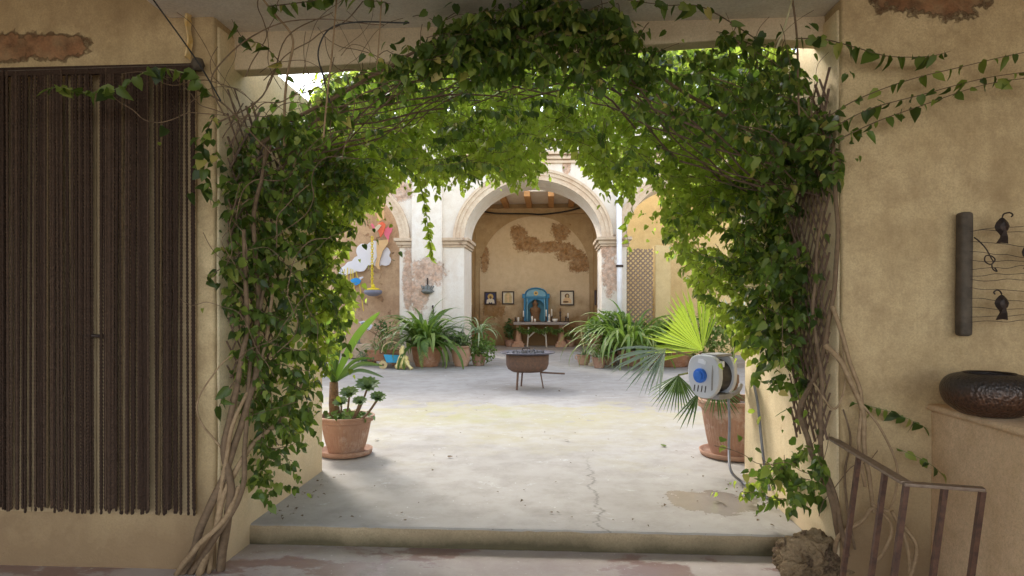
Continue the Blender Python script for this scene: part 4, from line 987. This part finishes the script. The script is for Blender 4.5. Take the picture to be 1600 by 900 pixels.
add_pot(t, .2, .3, 'terra'); tuft(t, 'leaf', SPIDER, 40, .85, .12, .5, .8, .3); MB().tube([(0, 0, .2), (.02, 0, .6), (0, 0, .95)], .03, 6).build('stem', 'bark', t)
bush(t, (.05, -.05, .45), (.42, .3, .42), 620, .085, 'fern', hang=.5)
t = thing('planter_box', place(600, 571), 'orange clay trough of small ferns behind the toy cart', 'planter')
MB().prism([(-.42, .12), (.42, .12), (.46, .40), (-.46, .40)], -.15, .15).build('trough', 'terra2', t, bevel=.015)
for q in (-.28, .28): MB().box((q-.05, -.12, 0), (q+.05, .12, .12)).build('foot', 'terra2', t)
tuft(t, 'frond', FERN, 40, .38, .3, .4, .62, .35); bush(t, (-.45, -.1, .2), (.22, .2, .24), 260, .07, 'greyleaf', hang=.4)
t = thing('dry_plant', place(598, 569), 'sparse dark-leaved dry plant against the brown recess wall', 'plant')
for k in range(7): MB().tube(smoothpath([(0, 0, .1), (random.gauss(0, .1), 0, .6), (random.gauss(0, .2), random.gauss(0, .1), random.uniform(.8, 1.15))], 4), .008, 4).build('stem', 'twig', t)
bush(t, (0, 0, .95), (.24, .15, .25), 90, .09, 'palmdark')
# toy cart
t = thing('toy_cart', place(612, 575), 'small wooden cart with a bright blue seat board by the fern', 'cart', rz=R(12))
MB().add([(-.17,-.14,.14),(.22,-.14,.12),(.22,.16,.12),(-.17,.16,.14),(-.20,-.14,.36),(.24,-.16,.34),(.24,.16,.34),(-.20,.16,.36)], [(0,3,2,1),(0,1,5,4),(1,2,6,5),(2,3,7,6),(3,0,4,7)]).build('tray', 'cartwood', t)
MB().add([(-.19,-.15,.35),(.23,-.17,.33),(.17,-.15,.145),(-.12,-.15,.155)], [(0,1,2,3)]).build('blue_board', 'cartblue', t).location = (0, -.02, 0)
for x, y in ((-.2, -.2), (.22, -.2), (-.2, .2), (.22, .2)):
    mb = MB(); mb.prism([(x+.10*math.cos(2*math.pi*i/20), .10+.10*math.sin(2*math.pi*i/20)) for i in range(20)], y-.015, y+.015)
    wq = mb.build('wheel', 'wheel', t); MB().prism([(x+.03*math.cos(2*math.pi*i/12), .10+.03*math.sin(2*math.pi*i/12)) for i in range(12)], y-.022, y+.022).build('wheel_hub', 'cartwood', wq)
for z in (.36, .5): MB().box((-.30, -.01, z), (-.27, .02, z+.13)).build('stake', 'cartwood', t)
MB().box((-.26, -.18, .36), (-.22, .16, .39)).build('rail', 'cartwood', t)
MB().tube(smoothpath([(-.24, -.15, .37), (-.18, -.15, .58), (.05, -.15, .66), (.28, -.15, .52), (.34, -.15, .30)], 5), .012, 6).build('hoop_handle', 'wheel', t, True)
# yellow ceramic figure: round body, upright neck, outstretched foot
t = thing('ceramic_figure', place(629, 577), 'small yellow glazed ceramic figure sitting beside the toy cart', 'figurine')
bm = bmesh.new()
for c_, r_, s_ in (((0, 0, .15), .15, (1.0, .9, 1.0)), ((.02, 0, .27), .12, (1.15, .9, .7)), ((-.02, 0, .42), .075, (.9, .9, 1.5)), ((.0, 0, .53), .055, (1, 1, 1.1)), ((-.1, -.05, .07), .08, (1, 1, .9)), ((.13, -.08, .16), .06, (1.1, 1, 1.3))):
    bmesh.ops.create_icosphere(bm, subdivisions=3, radius=r_, matrix=T(*c_) @ Matrix.Diagonal((*s_, 1)))
me = bpy.data.meshes.new('body'); bm.to_mesh(me); bm.free()
o = link('body', me, 'yellowcer', t); md = o.modifiers.new('r', 'REMESH'); md.mode = 'VOXEL'; md.voxel_size = .016; md.use_smooth_shade = True
sm_ = o.modifiers.new('s', 'SMOOTH'); sm_.iterations = 8
MB().tube([(.12, -.1, .17), (.2, -.13, .08), (.26, -.15, .02)], [.04, .035, .05], 8).build('foot', 'yellowcer', t, True)
# stone ledge with a dark tin cup
q = rough_block('stone_bench', (W(538, 0, 18.4).x, 18.2, 0.02), (W(583, 0, 18.4).x, 18.7, .42), 'stone', None, .03, .12)
tag(q, 'low pale stone block against the brown recess wall', 'bench')
p = W(558, 545, 18.4)
t = thing('tin_cup', (p.x, 18.45, .43), 'small dark metal cup standing on the stone block', 'cup')
MB().lathe([(0, 0), (.12, 0), (.12, .02), (.07, .025), (.07, .26), (.075, .28), (.06, .28), (.06, .1), (0, .1)], 16).build('cup_body', 'verdigris', t, True)
# lamp bracket on the pilaster
p = W(668, 455, FY-.2)
t = thing('wall_lamp', p, 'small dark metal lamp bowl hanging on the white pilaster', 'lamp')
MB().lathe([(0, -.08), (.12, -.06), (.19, .0), (.16, .02), (.1, .07), (.07, .14), (.03, .17), (0, .18)], 16).build('bowl', 'verdigris', t, True)
for k in range(9):
    a = k*.7; MB().tube([(.1*math.cos(a), .1*math.sin(a), .02), (.15*math.cos(a), .12*math.sin(a), .1), (.17*math.cos(a), .14*math.sin(a), .14+.02*(k % 2))], .018, 5).build('scroll', 'verdigris', t)
MB().tube([(0, 0, .15), (0, 0, .36)], .022, 6).build('stem', 'iron', t)
MB().tube([(0, 0, .3), (0, .2, .3)], .015, 5).build('arm', 'iron', t)
p = W(676, 484, FY-.2)
t = thing('wall_hook', p, 'small dark iron hook on the pilaster above the fern', 'hook')
MB().tube(smoothpath([(0, .2, .08), (0, .0, .1), (.02, -.03, 0), (0, .0, -.1), (-.03, .03, -.06)], 5), .025, 6).build('hook', 'iron', t, True)

# --- cut-out wall art in the left recess
AY = 20.12
art = thing('cutout_wall_art', W(575, 430, AY), 'painted cut-out wall art of white clouds, pink petals and tan limb', 'wall art')
def cut(name, pts, y, th, mat):
    poly = [(W(a, b, y).x, W(a, b, y).z) for a, b in pts]
    o_ = MB().prism(poly, y, y+th).build(name, mat, art, bevel=.008); child0(o_, art); return o_
def blob(circs, n=64):       # outline of a union of circles seen from its centre
    cx = sum(c[0] for c in circs)/len(circs); cy_ = sum(c[1] for c in circs)/len(circs); o_ = []
    for i in range(n):
        a = 2*math.pi*i/n; best = 1
        for t_ in range(120):
            q = t_*.9; x, y = cx+q*math.cos(a), cy_+q*math.sin(a)
            if any((x-c[0])**2+(y-c[1])**2 < c[2]**2 for c in circs): best = q
        o_.append((cx+best*math.cos(a), cy_+best*math.sin(a)))
    return o_
cut('cloud', blob([(562,412,13),(575,403,12),(548,418,10),(535,424,8),(585,395,8),(568,392,12)]), 20.10, .06, 'artwhite')
cut('cloud', blob([(590,400,16),(602,394,8),(602,407,9),(585,390,14)]), 20.17, .05, 'artwhite')
cut('limb', [(588,376),(607,374),(606,381),(598,392),(594,404),(592,412),(594,421),(590,420),(586,414),(589,402),(588,390)], 20.03, .05, 'arttan')
cut('pink_petal', [(601,358),(607,354),(613,356),(612,362),(608,368),(607,378),(604,372),(600,366)], 20.05, .05, 'artpink')
cut('red_petal', [(590,350),(597,346),(602,350),(601,358),(598,366),(594,371),(592,364),(588,358)], 19.98, .05, 'artred')
cut('cream_petal', [(584,357),(592,350),(596,352),(591,359),(587,362)], 19.94, .03, 'cream')
cut('lilac_petal', [(579,350),(582,349),(588,358),(584,360)], 20.02, .03, 'artpink')
cut('tan_face', [(592,318),(599,322),(600,342),(592,346),(588,334)], 20.02, .05, 'arttan')
for a, b, c_, d_ in ((538,420,534,452), (543,418,541,452), (548,420,548,450), (551,421,552,436), (556,424,562,446), (562,446,568,486), (553,446,556,486), (540,450,548,490)):
    child0(MB().tube([W(a, b, 20.08), W(c_, d_, 20.08)], .012, 5).build('string', 'artyel', art), art)
t = thing('cutout_bird', W(556, 440, 20.0), 'small bright blue cut-out bird hanging among yellow strings', 'wall art')
def cut2(name, pts, y, th, mat, root):
    poly = [(W(a, b, y).x, W(a, b, y).z) for a, b in pts]; child0(MB().prism(poly, y, y+th).build(name, mat, root, bevel=.006), root)
cut2('body', [(547,438),(552,435),(558,434),(564,438),(562,443),(556,446),(550,442)], 20.0, .05, 'artblue', t)
cut2('tail', [(560,434),(566,432),(568,433),(563,437)], 20.05, .03, 'artwhite', t)
# chain pendant
t = thing('chain_pendant', W(582, 450, 19.75), 'yellow chain holding a yellow and grey disc, hung before the recess', 'ornament')
for i, py in enumerate(range(372, 446, 4)):
    p = W(581.5, py, 19.75); k = []
    for j in range(13):
        a = 2*math.pi*j/12; v = Vector((.035*math.cos(a), 0, .055*math.sin(a)))
        if i % 2: v = Vector((0, v.x, v.z))
        k.append(p+v)
    child0(MB().tube(k, .014, 5, False).build('chain_link', 'artyel', t, True), t)
p = W(583, 456, 19.75)
child0(MB().lathe([(0, .06), (.14, .06), (.21, .03), (.22, .0), (.0, -.01)], 28, tuple(p+Vector((0, 0, .06)))).build('yellow_disc', 'artyel', t, True), t)
child0(MB().lathe([(0, -.14), (.14, -.13), (.26, -.06), (.29, .0), (.26, .05), (.2, .06), (0, .06)], 32, tuple(p)).build('grey_disc', 'artgrey', t, True), t)
child0(MB().lathe([(.03, 0), (.075, .03), (.05, .1), (.02, .14)], 12, tuple(p+Vector((0, 0, .11)))).build('eyelet', 'artyel', t, True), t)
# pink-white bracket
t = thing('wire_bracket', W(572, 508, 20.1), 'small white angular bracket on the brown recess wall', 'bracket')
cut2('bracket_arm', [(560,503),(568,501),(582,508),(580,513),(575,517),(572,513)], 20.0, .05, 'artwhite', t)
cut2('bracket_face', [(563,505),(568,503),(577,510),(574,512)], 19.96, .03, 'artgrey', t)

# --- right plant group
t = thing('plant_stand', place(931, 571), 'small pale stone stand carrying a terracotta pot by the right pier', 'stand')
MB().lathe([(.20, 0), (.2, .05), (.1, .08), (.09, .48), (.22, .52), (.24, .56), (0, .565)], 20).build('pedestal', 'stone', t, True)
q = place(931, 571)
t = thing('potted_plant', (q[0], q[1], .567), 'orange terracotta pot with spiky sprigs raised on the stone stand', 'potted plant')
z = add_pot(t, .19, .26, 'terra2'); tuft(t, 'leaf', GREY, 22, z, .08, .3, .55, .3); bush(t, (-.16, 0, z-.05), (.14, .12, .2), 120, .06, 'greyleaf', hang=.8)
t = thing('potted_plant', place(912, 570), 'dull brown pot with ring handles and a grey spiky plant', 'potted plant')
z = add_pot(t, .19, .27, 'urn'); tuft(t, 'leaf', GREY, 18, z, .06, .3, .5, .3)
for s_ in (-1, 1): MB().tube([Vector((s_*.17, 0, .2))+Vector((s_*.05*math.sin(math.pi*j/8), 0, .05*math.cos(math.pi*j/8))) for j in range(9)], .012, 5).build('ring_handle', 'urn', t, True)
t = thing('potted_plant', place(936, 575), 'rosy clay pot with a pale spider plant in front of the stand', 'potted plant')
z = add_pot(t, .17, .27, 'terra'); tuft(t, 'leaf', SPIDER, 40, z, .06, .3, .5, .3); bush(t, (.1, .1, z+.15), (.25, .2, .2), 160, .07, 'fern')
t = thing('potted_plant', place(985, 571), 'broad mound of lime-green strap leaves between drainpipe and lattice', 'potted plant')
z = add_pot(t, .35, .4, 'terra'); tuft(t, 'leaf', LIMES, 210, z+.15, .75, .9, 1.7, .4); tuft(t, 'frond', FERNL, 50, z+.2, .6, .9, 1.5, .35); bush(t, (0, .1, .6), (1.0, .35, .5), 900, .10, 'fern')
t = thing('potted_plant', place(952, 570), 'dark broad-leaved bush behind the stand at the right pier', 'potted plant')
add_pot(t, .22, .3, 'terra'); bush(t, (0, 0, .95), (.6, .3, .45), 520, .14, 'fern')
t = thing('potted_plant', place(1052, 572), 'wide orange terracotta bowl with broad glossy leaves near the palm', 'potted plant')
z = add_pot(t, .52, .40, 'terra2'); bush(t, (0, 0, .75), (.55, .3, .4), 380, .17, 'fern'); tuft(t, 'leaf', LIMES, 30, z, .3, .7, 1.0, .3)
t = thing('potted_plant', place(1112, 573), 'leafy green bush filling the corner behind the palm fan', 'potted plant')
add_pot(t, .3, .35, 'terra'); bush(t, (0, 0, .9), (.8, .4, .75), 900, .12, 'lime')
for px, lb in ((905, 'thin bamboo cane leaning at the right edge of the chapel arch'), (917, 'short bamboo cane beside the brown pot')):
    a = Vector(place(px+5, 561)); tag(MB().tube([a+Vector((.1, .1, 0)), a+Vector((-.05, .1, .9 if px < 910 else .5))], .016, 5).build('bamboo_cane', 'wheel'), lb, 'cane')
# weathered lattice in front of the right recess
xa, xb = W(974, 0, 17.9).x, W(1020, 0, 17.9).x; za, zb = .15, W(990, 388, 17.9).z
lt = thing('lattice_screen', ((xa+xb)/2, 17.9, 0), 'weathered wooden lattice screen standing in the right arch', 'lattice')
for sg in (-1, 1):
    k = za-(xb-xa)
    while k < zb+(xb-xa):
        pts = []
        for t_ in range(21):
            x = lerp(xa, xb, t_/20); z = k+sg*(x-xa)*1.0+(0 if sg > 0 else (xb-xa))
            if za <= z <= zb: pts.append(Vector((x, 17.9+.014*sg, z)))
        if len(pts) > 2:
            p, q = pts[0], pts[-1]; nrm = Vector((-(q-p).z, 0, (q-p).x)).normalized()*.02; yv = Vector((0, .006, 0))
            child0(MB().add([p-nrm-yv, p+nrm-yv, q+nrm-yv, q-nrm-yv, p-nrm+yv, p+nrm+yv, q+nrm+yv, q-nrm+yv], [(0,1,2,3),(4,7,6,5),(0,4,5,1),(1,5,6,2),(2,6,7,3),(3,7,4,0)]).build('lath', 'slat2', lt), lt)
        k += .135
q = rough_block('recess_pier', (W(1022, 0, 18.2).x, 18.0, 0), (W(1046, 0, 18.2).x, 18.6, W(1030, 384, 18.1).z), 'ochre', None, .01, .4)
tag(q, 'ochre plaster pier just right of the lattice screen', 'pier')

# ================================================================ CHAPEL OBJECTS
TY = 23.9
tz = W(845, 503, TY).z
xa, xb = W(803, 0, TY).x, W(889, 0, TY).x; xm = (xa+xb)/2
tb = thing('trestle_table', (xm, TY, 0), 'narrow grey table on white trestle and clay pedestals in the chapel', 'table')
child0(MB().box((xa, TY-.28, tz-.10), (xb, TY+.28, tz)).build('table_top', 'tablegrey', tb, bevel=.015), tb)
for pxa, pya, pxb, pyb in ((826,511,824,536), (852,511,854,536)):
    child0(MB().tube([W(pxa, pya, TY-.2), Vector((W(pxb, 0, TY-.2).x, TY-.2, 0))], .028, 6).build('leg', 'tablewhite', tb), tb)
for a in (((825, 528), (839, 515)), ((853, 526), (839, 515))):
    child0(MB().tube([W(*a[0], TY-.2), W(*a[1], TY-.2)], .025, 6).build('brace', 'tablewhite', tb), tb)
mb = MB()
for lb, px in (('clay pedestal with a stepped base under the left end of the table', 810), ('clay pedestal with a stepped base under the right end of the table', 877)):
    x = W(px, 0, TY-.1).x
    t = thing('clay_pedestal', (x, TY-.1, 0), lb, 'pedestal', 'pedestals under the chapel table')
    MB().box((-.22, -.2, 0), (.22, .2, .12)).build('plinth', 'urn', t, bevel=.012)
    MB().box((-.17, -.16, .121), (.17, .16, .2)).build('plinth_step', 'urn', t, bevel=.012)
    MB().lathe([(.13, .2), (.12, .26), (.095, .45), (.085, tz-.11), (0, tz-.11)], 14).build('shaft', 'urn', t, True)
g = thing('leaf_garland', (xm, TY-.3, tz-.2), 'green garland hanging along the chapel table edge', 'garland')
for i in range(26):
    t_ = i/25; bush(g, (lerp(-.85, .75, t_), 0, -.02-.12*abs(math.sin(t_*9))), (.09, .05, .10), 26, .075, 'fern', 'sprig', .6)
for px, py, r_, lb in ((796, 540, .17, 'small potted shrub left of the chapel table'), (891, 539, .17, 'small potted shrub right of the chapel table')):
    x = W(px, 0, TY).x; t = thing('potted_shrub', (x, TY, 0), lb, 'potted plant', 'potted shrubs by the chapel table')
    add_pot(t, r_+.02, .26, 'terra'); bush(t, (0, 0, .62 if px < 800 else .5), (.2, .2, .40 if px < 800 else .22), 260 if px < 800 else 90, .085, 'palmdark' if px < 800 else 'fern', hang=.3)
    MB().tube([(0, 0, .2), (0, 0, .6)], .012, 5).build('stem', 'bark', t)
# blue shrine
sx = W(837.5, 0, 24.15).x; hw = .46; sh = W(837, 462, 24.15).z-tz
s_ = thing('blue_shrine', (sx, 24.15, tz), 'blue painted wooden shrine with arched niche and rounded pediment', 'shrine')
MB().box((-hw, .14, .003), (hw, .20, sh)).build('back_panel', 'teal', s_)
for q in (-1, 1):
    MB().box((q*hw-.075*(q > 0)-.0*(q < 0), -.12, .003), (q*hw+.075*(q < 0), .14, sh-.10)).build('column', 'shrine', s_, bevel=.008)
    MB().box((q*(hw-.13)-.02, -.135, .02), (q*(hw-.13)+.02, .14, sh-.1)).build('inner_strip', 'shrine2', s_, bevel=.005)
    MB().box((q*(hw+.0)-.055, -.15, sh-.10), (q*(hw+.0)+.055, .16, sh+.075)).build('corner_block', 'shrine', s_, bevel=.012)
# arch spandrel of the niche
hi_ = hw-.15; spr = sh-.45; mb = MB(); K = 24
for i in range(K+1):
    a = math.pi*i/K; x, z = -hi_*math.cos(a), spr+.30*math.sin(a); mb.v += [(x, -.10, z), (x, -.10, sh-.1), (x, .14, z)]
for i in range(K): mb.f += [(3*i, 3*i+3, 3*i+4, 3*i+1), (3*i, 3*i+2, 3*i+5, 3*i+3)]
mb.build('niche_arch', 'shrine', s_)
MB().box((-hw+.06, -.14, sh-.10), (hw-.06, .14, sh-.03)).build('entablature', 'shrine', s_, bevel=.01)
pl = [(-hw+.06, sh-.03), (hw-.06, sh-.03)]+[((hw-.08)*math.cos(math.pi*i/24), sh-.02+.27*math.sin(math.pi*i/24)**.8) for i in range(25)]
pd = MB().prism(pl, -.10, .12).build('pediment', 'shrine2', s_, bevel=.01)
mb = MB(); arc = [((hw-.06)*math.cos(math.pi*i/24), -.13, sh-.0+.28*math.sin(math.pi*i/24)**.8) for i in range(25)]
mb.tube(arc, .03, 6).build('pediment_moulding', 'shrine', s_, True)
MB().prism([(.085*math.cos(2*math.pi*i/20), sh+.09+.085*math.sin(2*math.pi*i/20)) for i in range(20)], -.125, -.10).build('medallion', 'gold', pd)
MB().prism([(.035*math.cos(2*math.pi*i/16), sh+.09+.035*math.sin(2*math.pi*i/16)) for i in range(16)], -.14, -.126).build('medallion_boss', 'frame', pd)
st = thing('dark_statue', (sx-.03, 24.12, tz), 'dark tiered statue standing inside the blue shrine niche', 'statue')
MB().lathe([(0, .003), (.2, .003), (.2, .06), (.15, .09), (.17, .30), (.21, .42), (.19, .52), (.10, .55), (.08, .62), (.13, .68), (.06, .74), (.03, .86), (.02, .95), (0, .98)], 14).build('body', 'figure', st, True)
# candles and candlesticks
def candle(px, h, kind, lb, dy=0):
    x = W(px, 0, TY-.05).x; t = thing('candlestick' if kind != 'wax' else 'candle', (x, TY-.12+dy, tz+.001), lb, 'candlestick' if kind != 'wax' else 'candle')
    if kind == 'wax': MB().lathe([(0, 0), (.035, 0), (.035, h*.9), (.02, h), (0, h)], 10).build('wax', 'wax', t, True)
    else:
        hh = h*(.45 if kind == 'white' else .75)
        MB().lathe([(0, 0), (.07, 0), (.07, .02), (.025, .05), (.022, hh*.5), (.04, hh*.6), (.022, hh*.7), (.05, hh), (0, hh)], 12).build('holder', 'frame' if kind != 'pale' else 'wax', t, True)
        MB().lathe([(0, hh), (.026, hh), (.026, h-.02), (.008, h), (0, h)], 8).build('candle_stick', 'wax' if kind != 'dark' else 'figure', t, True)
for a in ((805.5,.20,'dark','short dark candlestick at the left end of the chapel table'), (810,.17,'wax','stubby white candle near the left end of the chapel table'),
          (818,.42,'white','tall candlestick just left of the blue shrine'), (831.5,.22,'wax','white candle standing before the left side of the shrine'),
          (836,.12,'wax','low white candle in front of the dark statue'), (853.5,.46,'white','tall white candle in front of the shrine right column'), (858,.30,'pale','pale candlestick just right of the shrine'),
          (862,.48,'white','tall white candle in holder right of the shrine'), (875.5,.52,'dark','tallest dark candlestick on the right half of the table'),
          (884,.24,'dark','short dark candlestick near the right end of the table'), (887.5,.34,'white','white candle at the right end of the chapel table')): candle(*a)
x = W(867, 0, TY).x; t = thing('white_bowl', (x, TY-.1, tz+.001), 'small white round bowl between the candlesticks', 'bowl')
MB().lathe([(0, 0), (.06, 0), (.1, .05), (.11, .11), (.09, .12), (.05, .03), (0, .03)], 16).build('bowl_body', 'wax', t, True)
# framed pictures
def picture(px0, px1, py0, py1, lb, bgm, kind):
    Y = CY-.06; a, b = W(px0, py1, Y), W(px1, py0, Y); cx_, cz_ = (a.x+b.x)/2, (a.z+b.z)/2; hw_, hh_ = (b.x-a.x)/2, (b.z-a.z)/2
    t = thing('framed_picture', (cx_, Y, cz_), lb, 'picture'); f_ = .045
    for lo, hi in (((-hw_, -.05, -hh_), (-hw_+f_, 0, hh_)), ((hw_-f_, -.05, -hh_), (hw_, 0, hh_)), ((-hw_+f_, -.05, hh_-f_), (hw_-f_, 0, hh_)), ((-hw_+f_, -.05, -hh_), (hw_-f_, 0, -hh_+f_))):
        MB().box(lo, hi).build('frame', 'frame', t, bevel=.006)
    pn = MB().box((-hw_+f_, -.02, -hh_+f_), (hw_-f_, 0, hh_-f_)).build('panel', bgm, t)
    def disc(x, z, rx, rz, y, mat, nm): MB().prism([(x+rx*math.cos(2*math.pi*i/24), z+rz*math.sin(2*math.pi*i/24)) for i in range(24)], y, y+.004).build(nm, mat, pn)
    if kind == 0:
        disc(0, .06, .11, .11, -.026, 'gold', 'halo'); disc(0, .03, .045, .06, -.032, 'figure', 'head')
        MB().prism([(-.16, -.22), (-.08, -.22), (-.05, -.14), (.0, -.20), (.05, -.14), (.08, -.22), (.16, -.22), (.14, -.06), (.05, -.02), (-.05, -.02), (-.14, -.06)], -.030, -.024).build('robe', 'cream', pn)
    elif kind == 1:
        MB().prism([(-.14, -.2), (.14, -.2), (.14, .08), (.09, .17), (0, .2), (-.09, .17), (-.14, .08)], -.026, -.021).build('inner_panel', 'wheel', pn)
        MB().prism([(-.03, -.16), (.03, -.16), (.025, 0), (.06, .06), (.02, .06), (.02, .14), (-.02, .14), (-.02, .06), (-.06, .06), (-.025, 0)], -.031, -.0265).build('figure', 'arttan', pn)
    else:
        disc(0, .07, .09, .10, -.028, 'figure', 'veil'); disc(.01, .07, .045, .06, -.034, 'wheel', 'face')
        MB().prism([(-.16, -.2), (.16, -.2), (.17, -.1), (.1, .0), (-.06, .02), (-.14, -.06)], -.030, -.0245).build('shoulders', 'arttan', pn)
        disc(-.05, -.15, .11, .035, -.036, 'figure', 'arms')
picture(757, 776, 456, 476, 'dark blue icon with gold halo, leftmost on the chapel back wall', 'navy', 0)
picture(784.5, 803.5, 455, 475.5, 'cream framed picture with arched inner panel, left of the shrine', 'cream', 1)
picture(875, 897, 454, 477, 'framed sepia portrait on cream, right of the blue shrine', 'cream', 2)
for px, lb, x in ((742, 'narrow wooden frame on the chapel left side wall', xl+.03), (924, 'narrow dark frame on the chapel right side wall', xr-.03)):
    z0, z1 = W(px, 477, 22.8).z, W(px, 453, 22.8).z
    t = thing('wall_picture', (x, 22.8, z0), lb, 'picture')
    for a, b in (((-.025, -.24, 0), (.025, -.19, z1-z0)), ((-.025, .19, 0), (.025, .24, z1-z0)), ((-.025, -.19, 0), (.025, .19, .05)), ((-.025, -.19, z1-z0-.05), (.025, .19, z1-z0))):
        MB().box(a, b).build('frame', 'wheel' if px < 800 else 'frame', t, bevel=.005)
    MB().box((-.012, -.19, .05), (.012, .19, z1-z0-.05)).build('panel', 'arttan' if px < 800 else 'navy', t)

# fallen leaves and pebbles on the floor
for k, (px, py, lb) in enumerate(((1037,699,'single green leaf fallen on the concrete left of the right pot'), (888,690,'tiny dark leaf fallen in the middle of the concrete'), (591,688,'small dark leaf fallen right of the left pot'),
                                  (872,612,'curled dry leaf on the floor right of the fire pit'), (700,716,'dry leaf scrap near the centre left of the concrete'))):
    p = G(px, py); me = leaf_mesh('fallen_leaf', np.zeros((1, 3)), np.eye(3)[None], np.array([.085 if k == 0 else .055])); o = link('fallen_leaf', me, 'leaf' if k == 0 else 'twig')
    o.location = (p.x, p.y, .014); o.rotation_euler = (R(8), R(10), k*1.3); tag(o, lb, 'leaf')
n = 130; lx_ = rng.uniform(-2.0, 1.6, n); ly_ = 4.62+rng.random(n)**1.7*9; edge = rng.random(n) < .35
lx_[edge] = np.where(rng.random(edge.sum()) < .5, rng.uniform(-2.12, -1.9, edge.sum()), rng.uniform(1.5, 1.7, edge.sum())); ly_[edge] = rng.uniform(4.6, 5.9, edge.sum())
dd = rng.normal(0, 1, (n, 3)); dd[:, 2] *= .1; nn = np.tile((0., 0., 1.), (n, 1))+rng.normal(0, .2, (n, 3))
o = link('leaf_litter', leaf_mesh('leaf_litter', np.stack([lx_, ly_, np.full(n, .012)], 1), frames(dd, nn), rng.uniform(.012, .03, n)), 'twig', kind='stuff')
tag(o, 'scattered tiny dry leaf scraps on the courtyard concrete', 'leaf litter')
print('OBJS', len(bpy.data.objects))
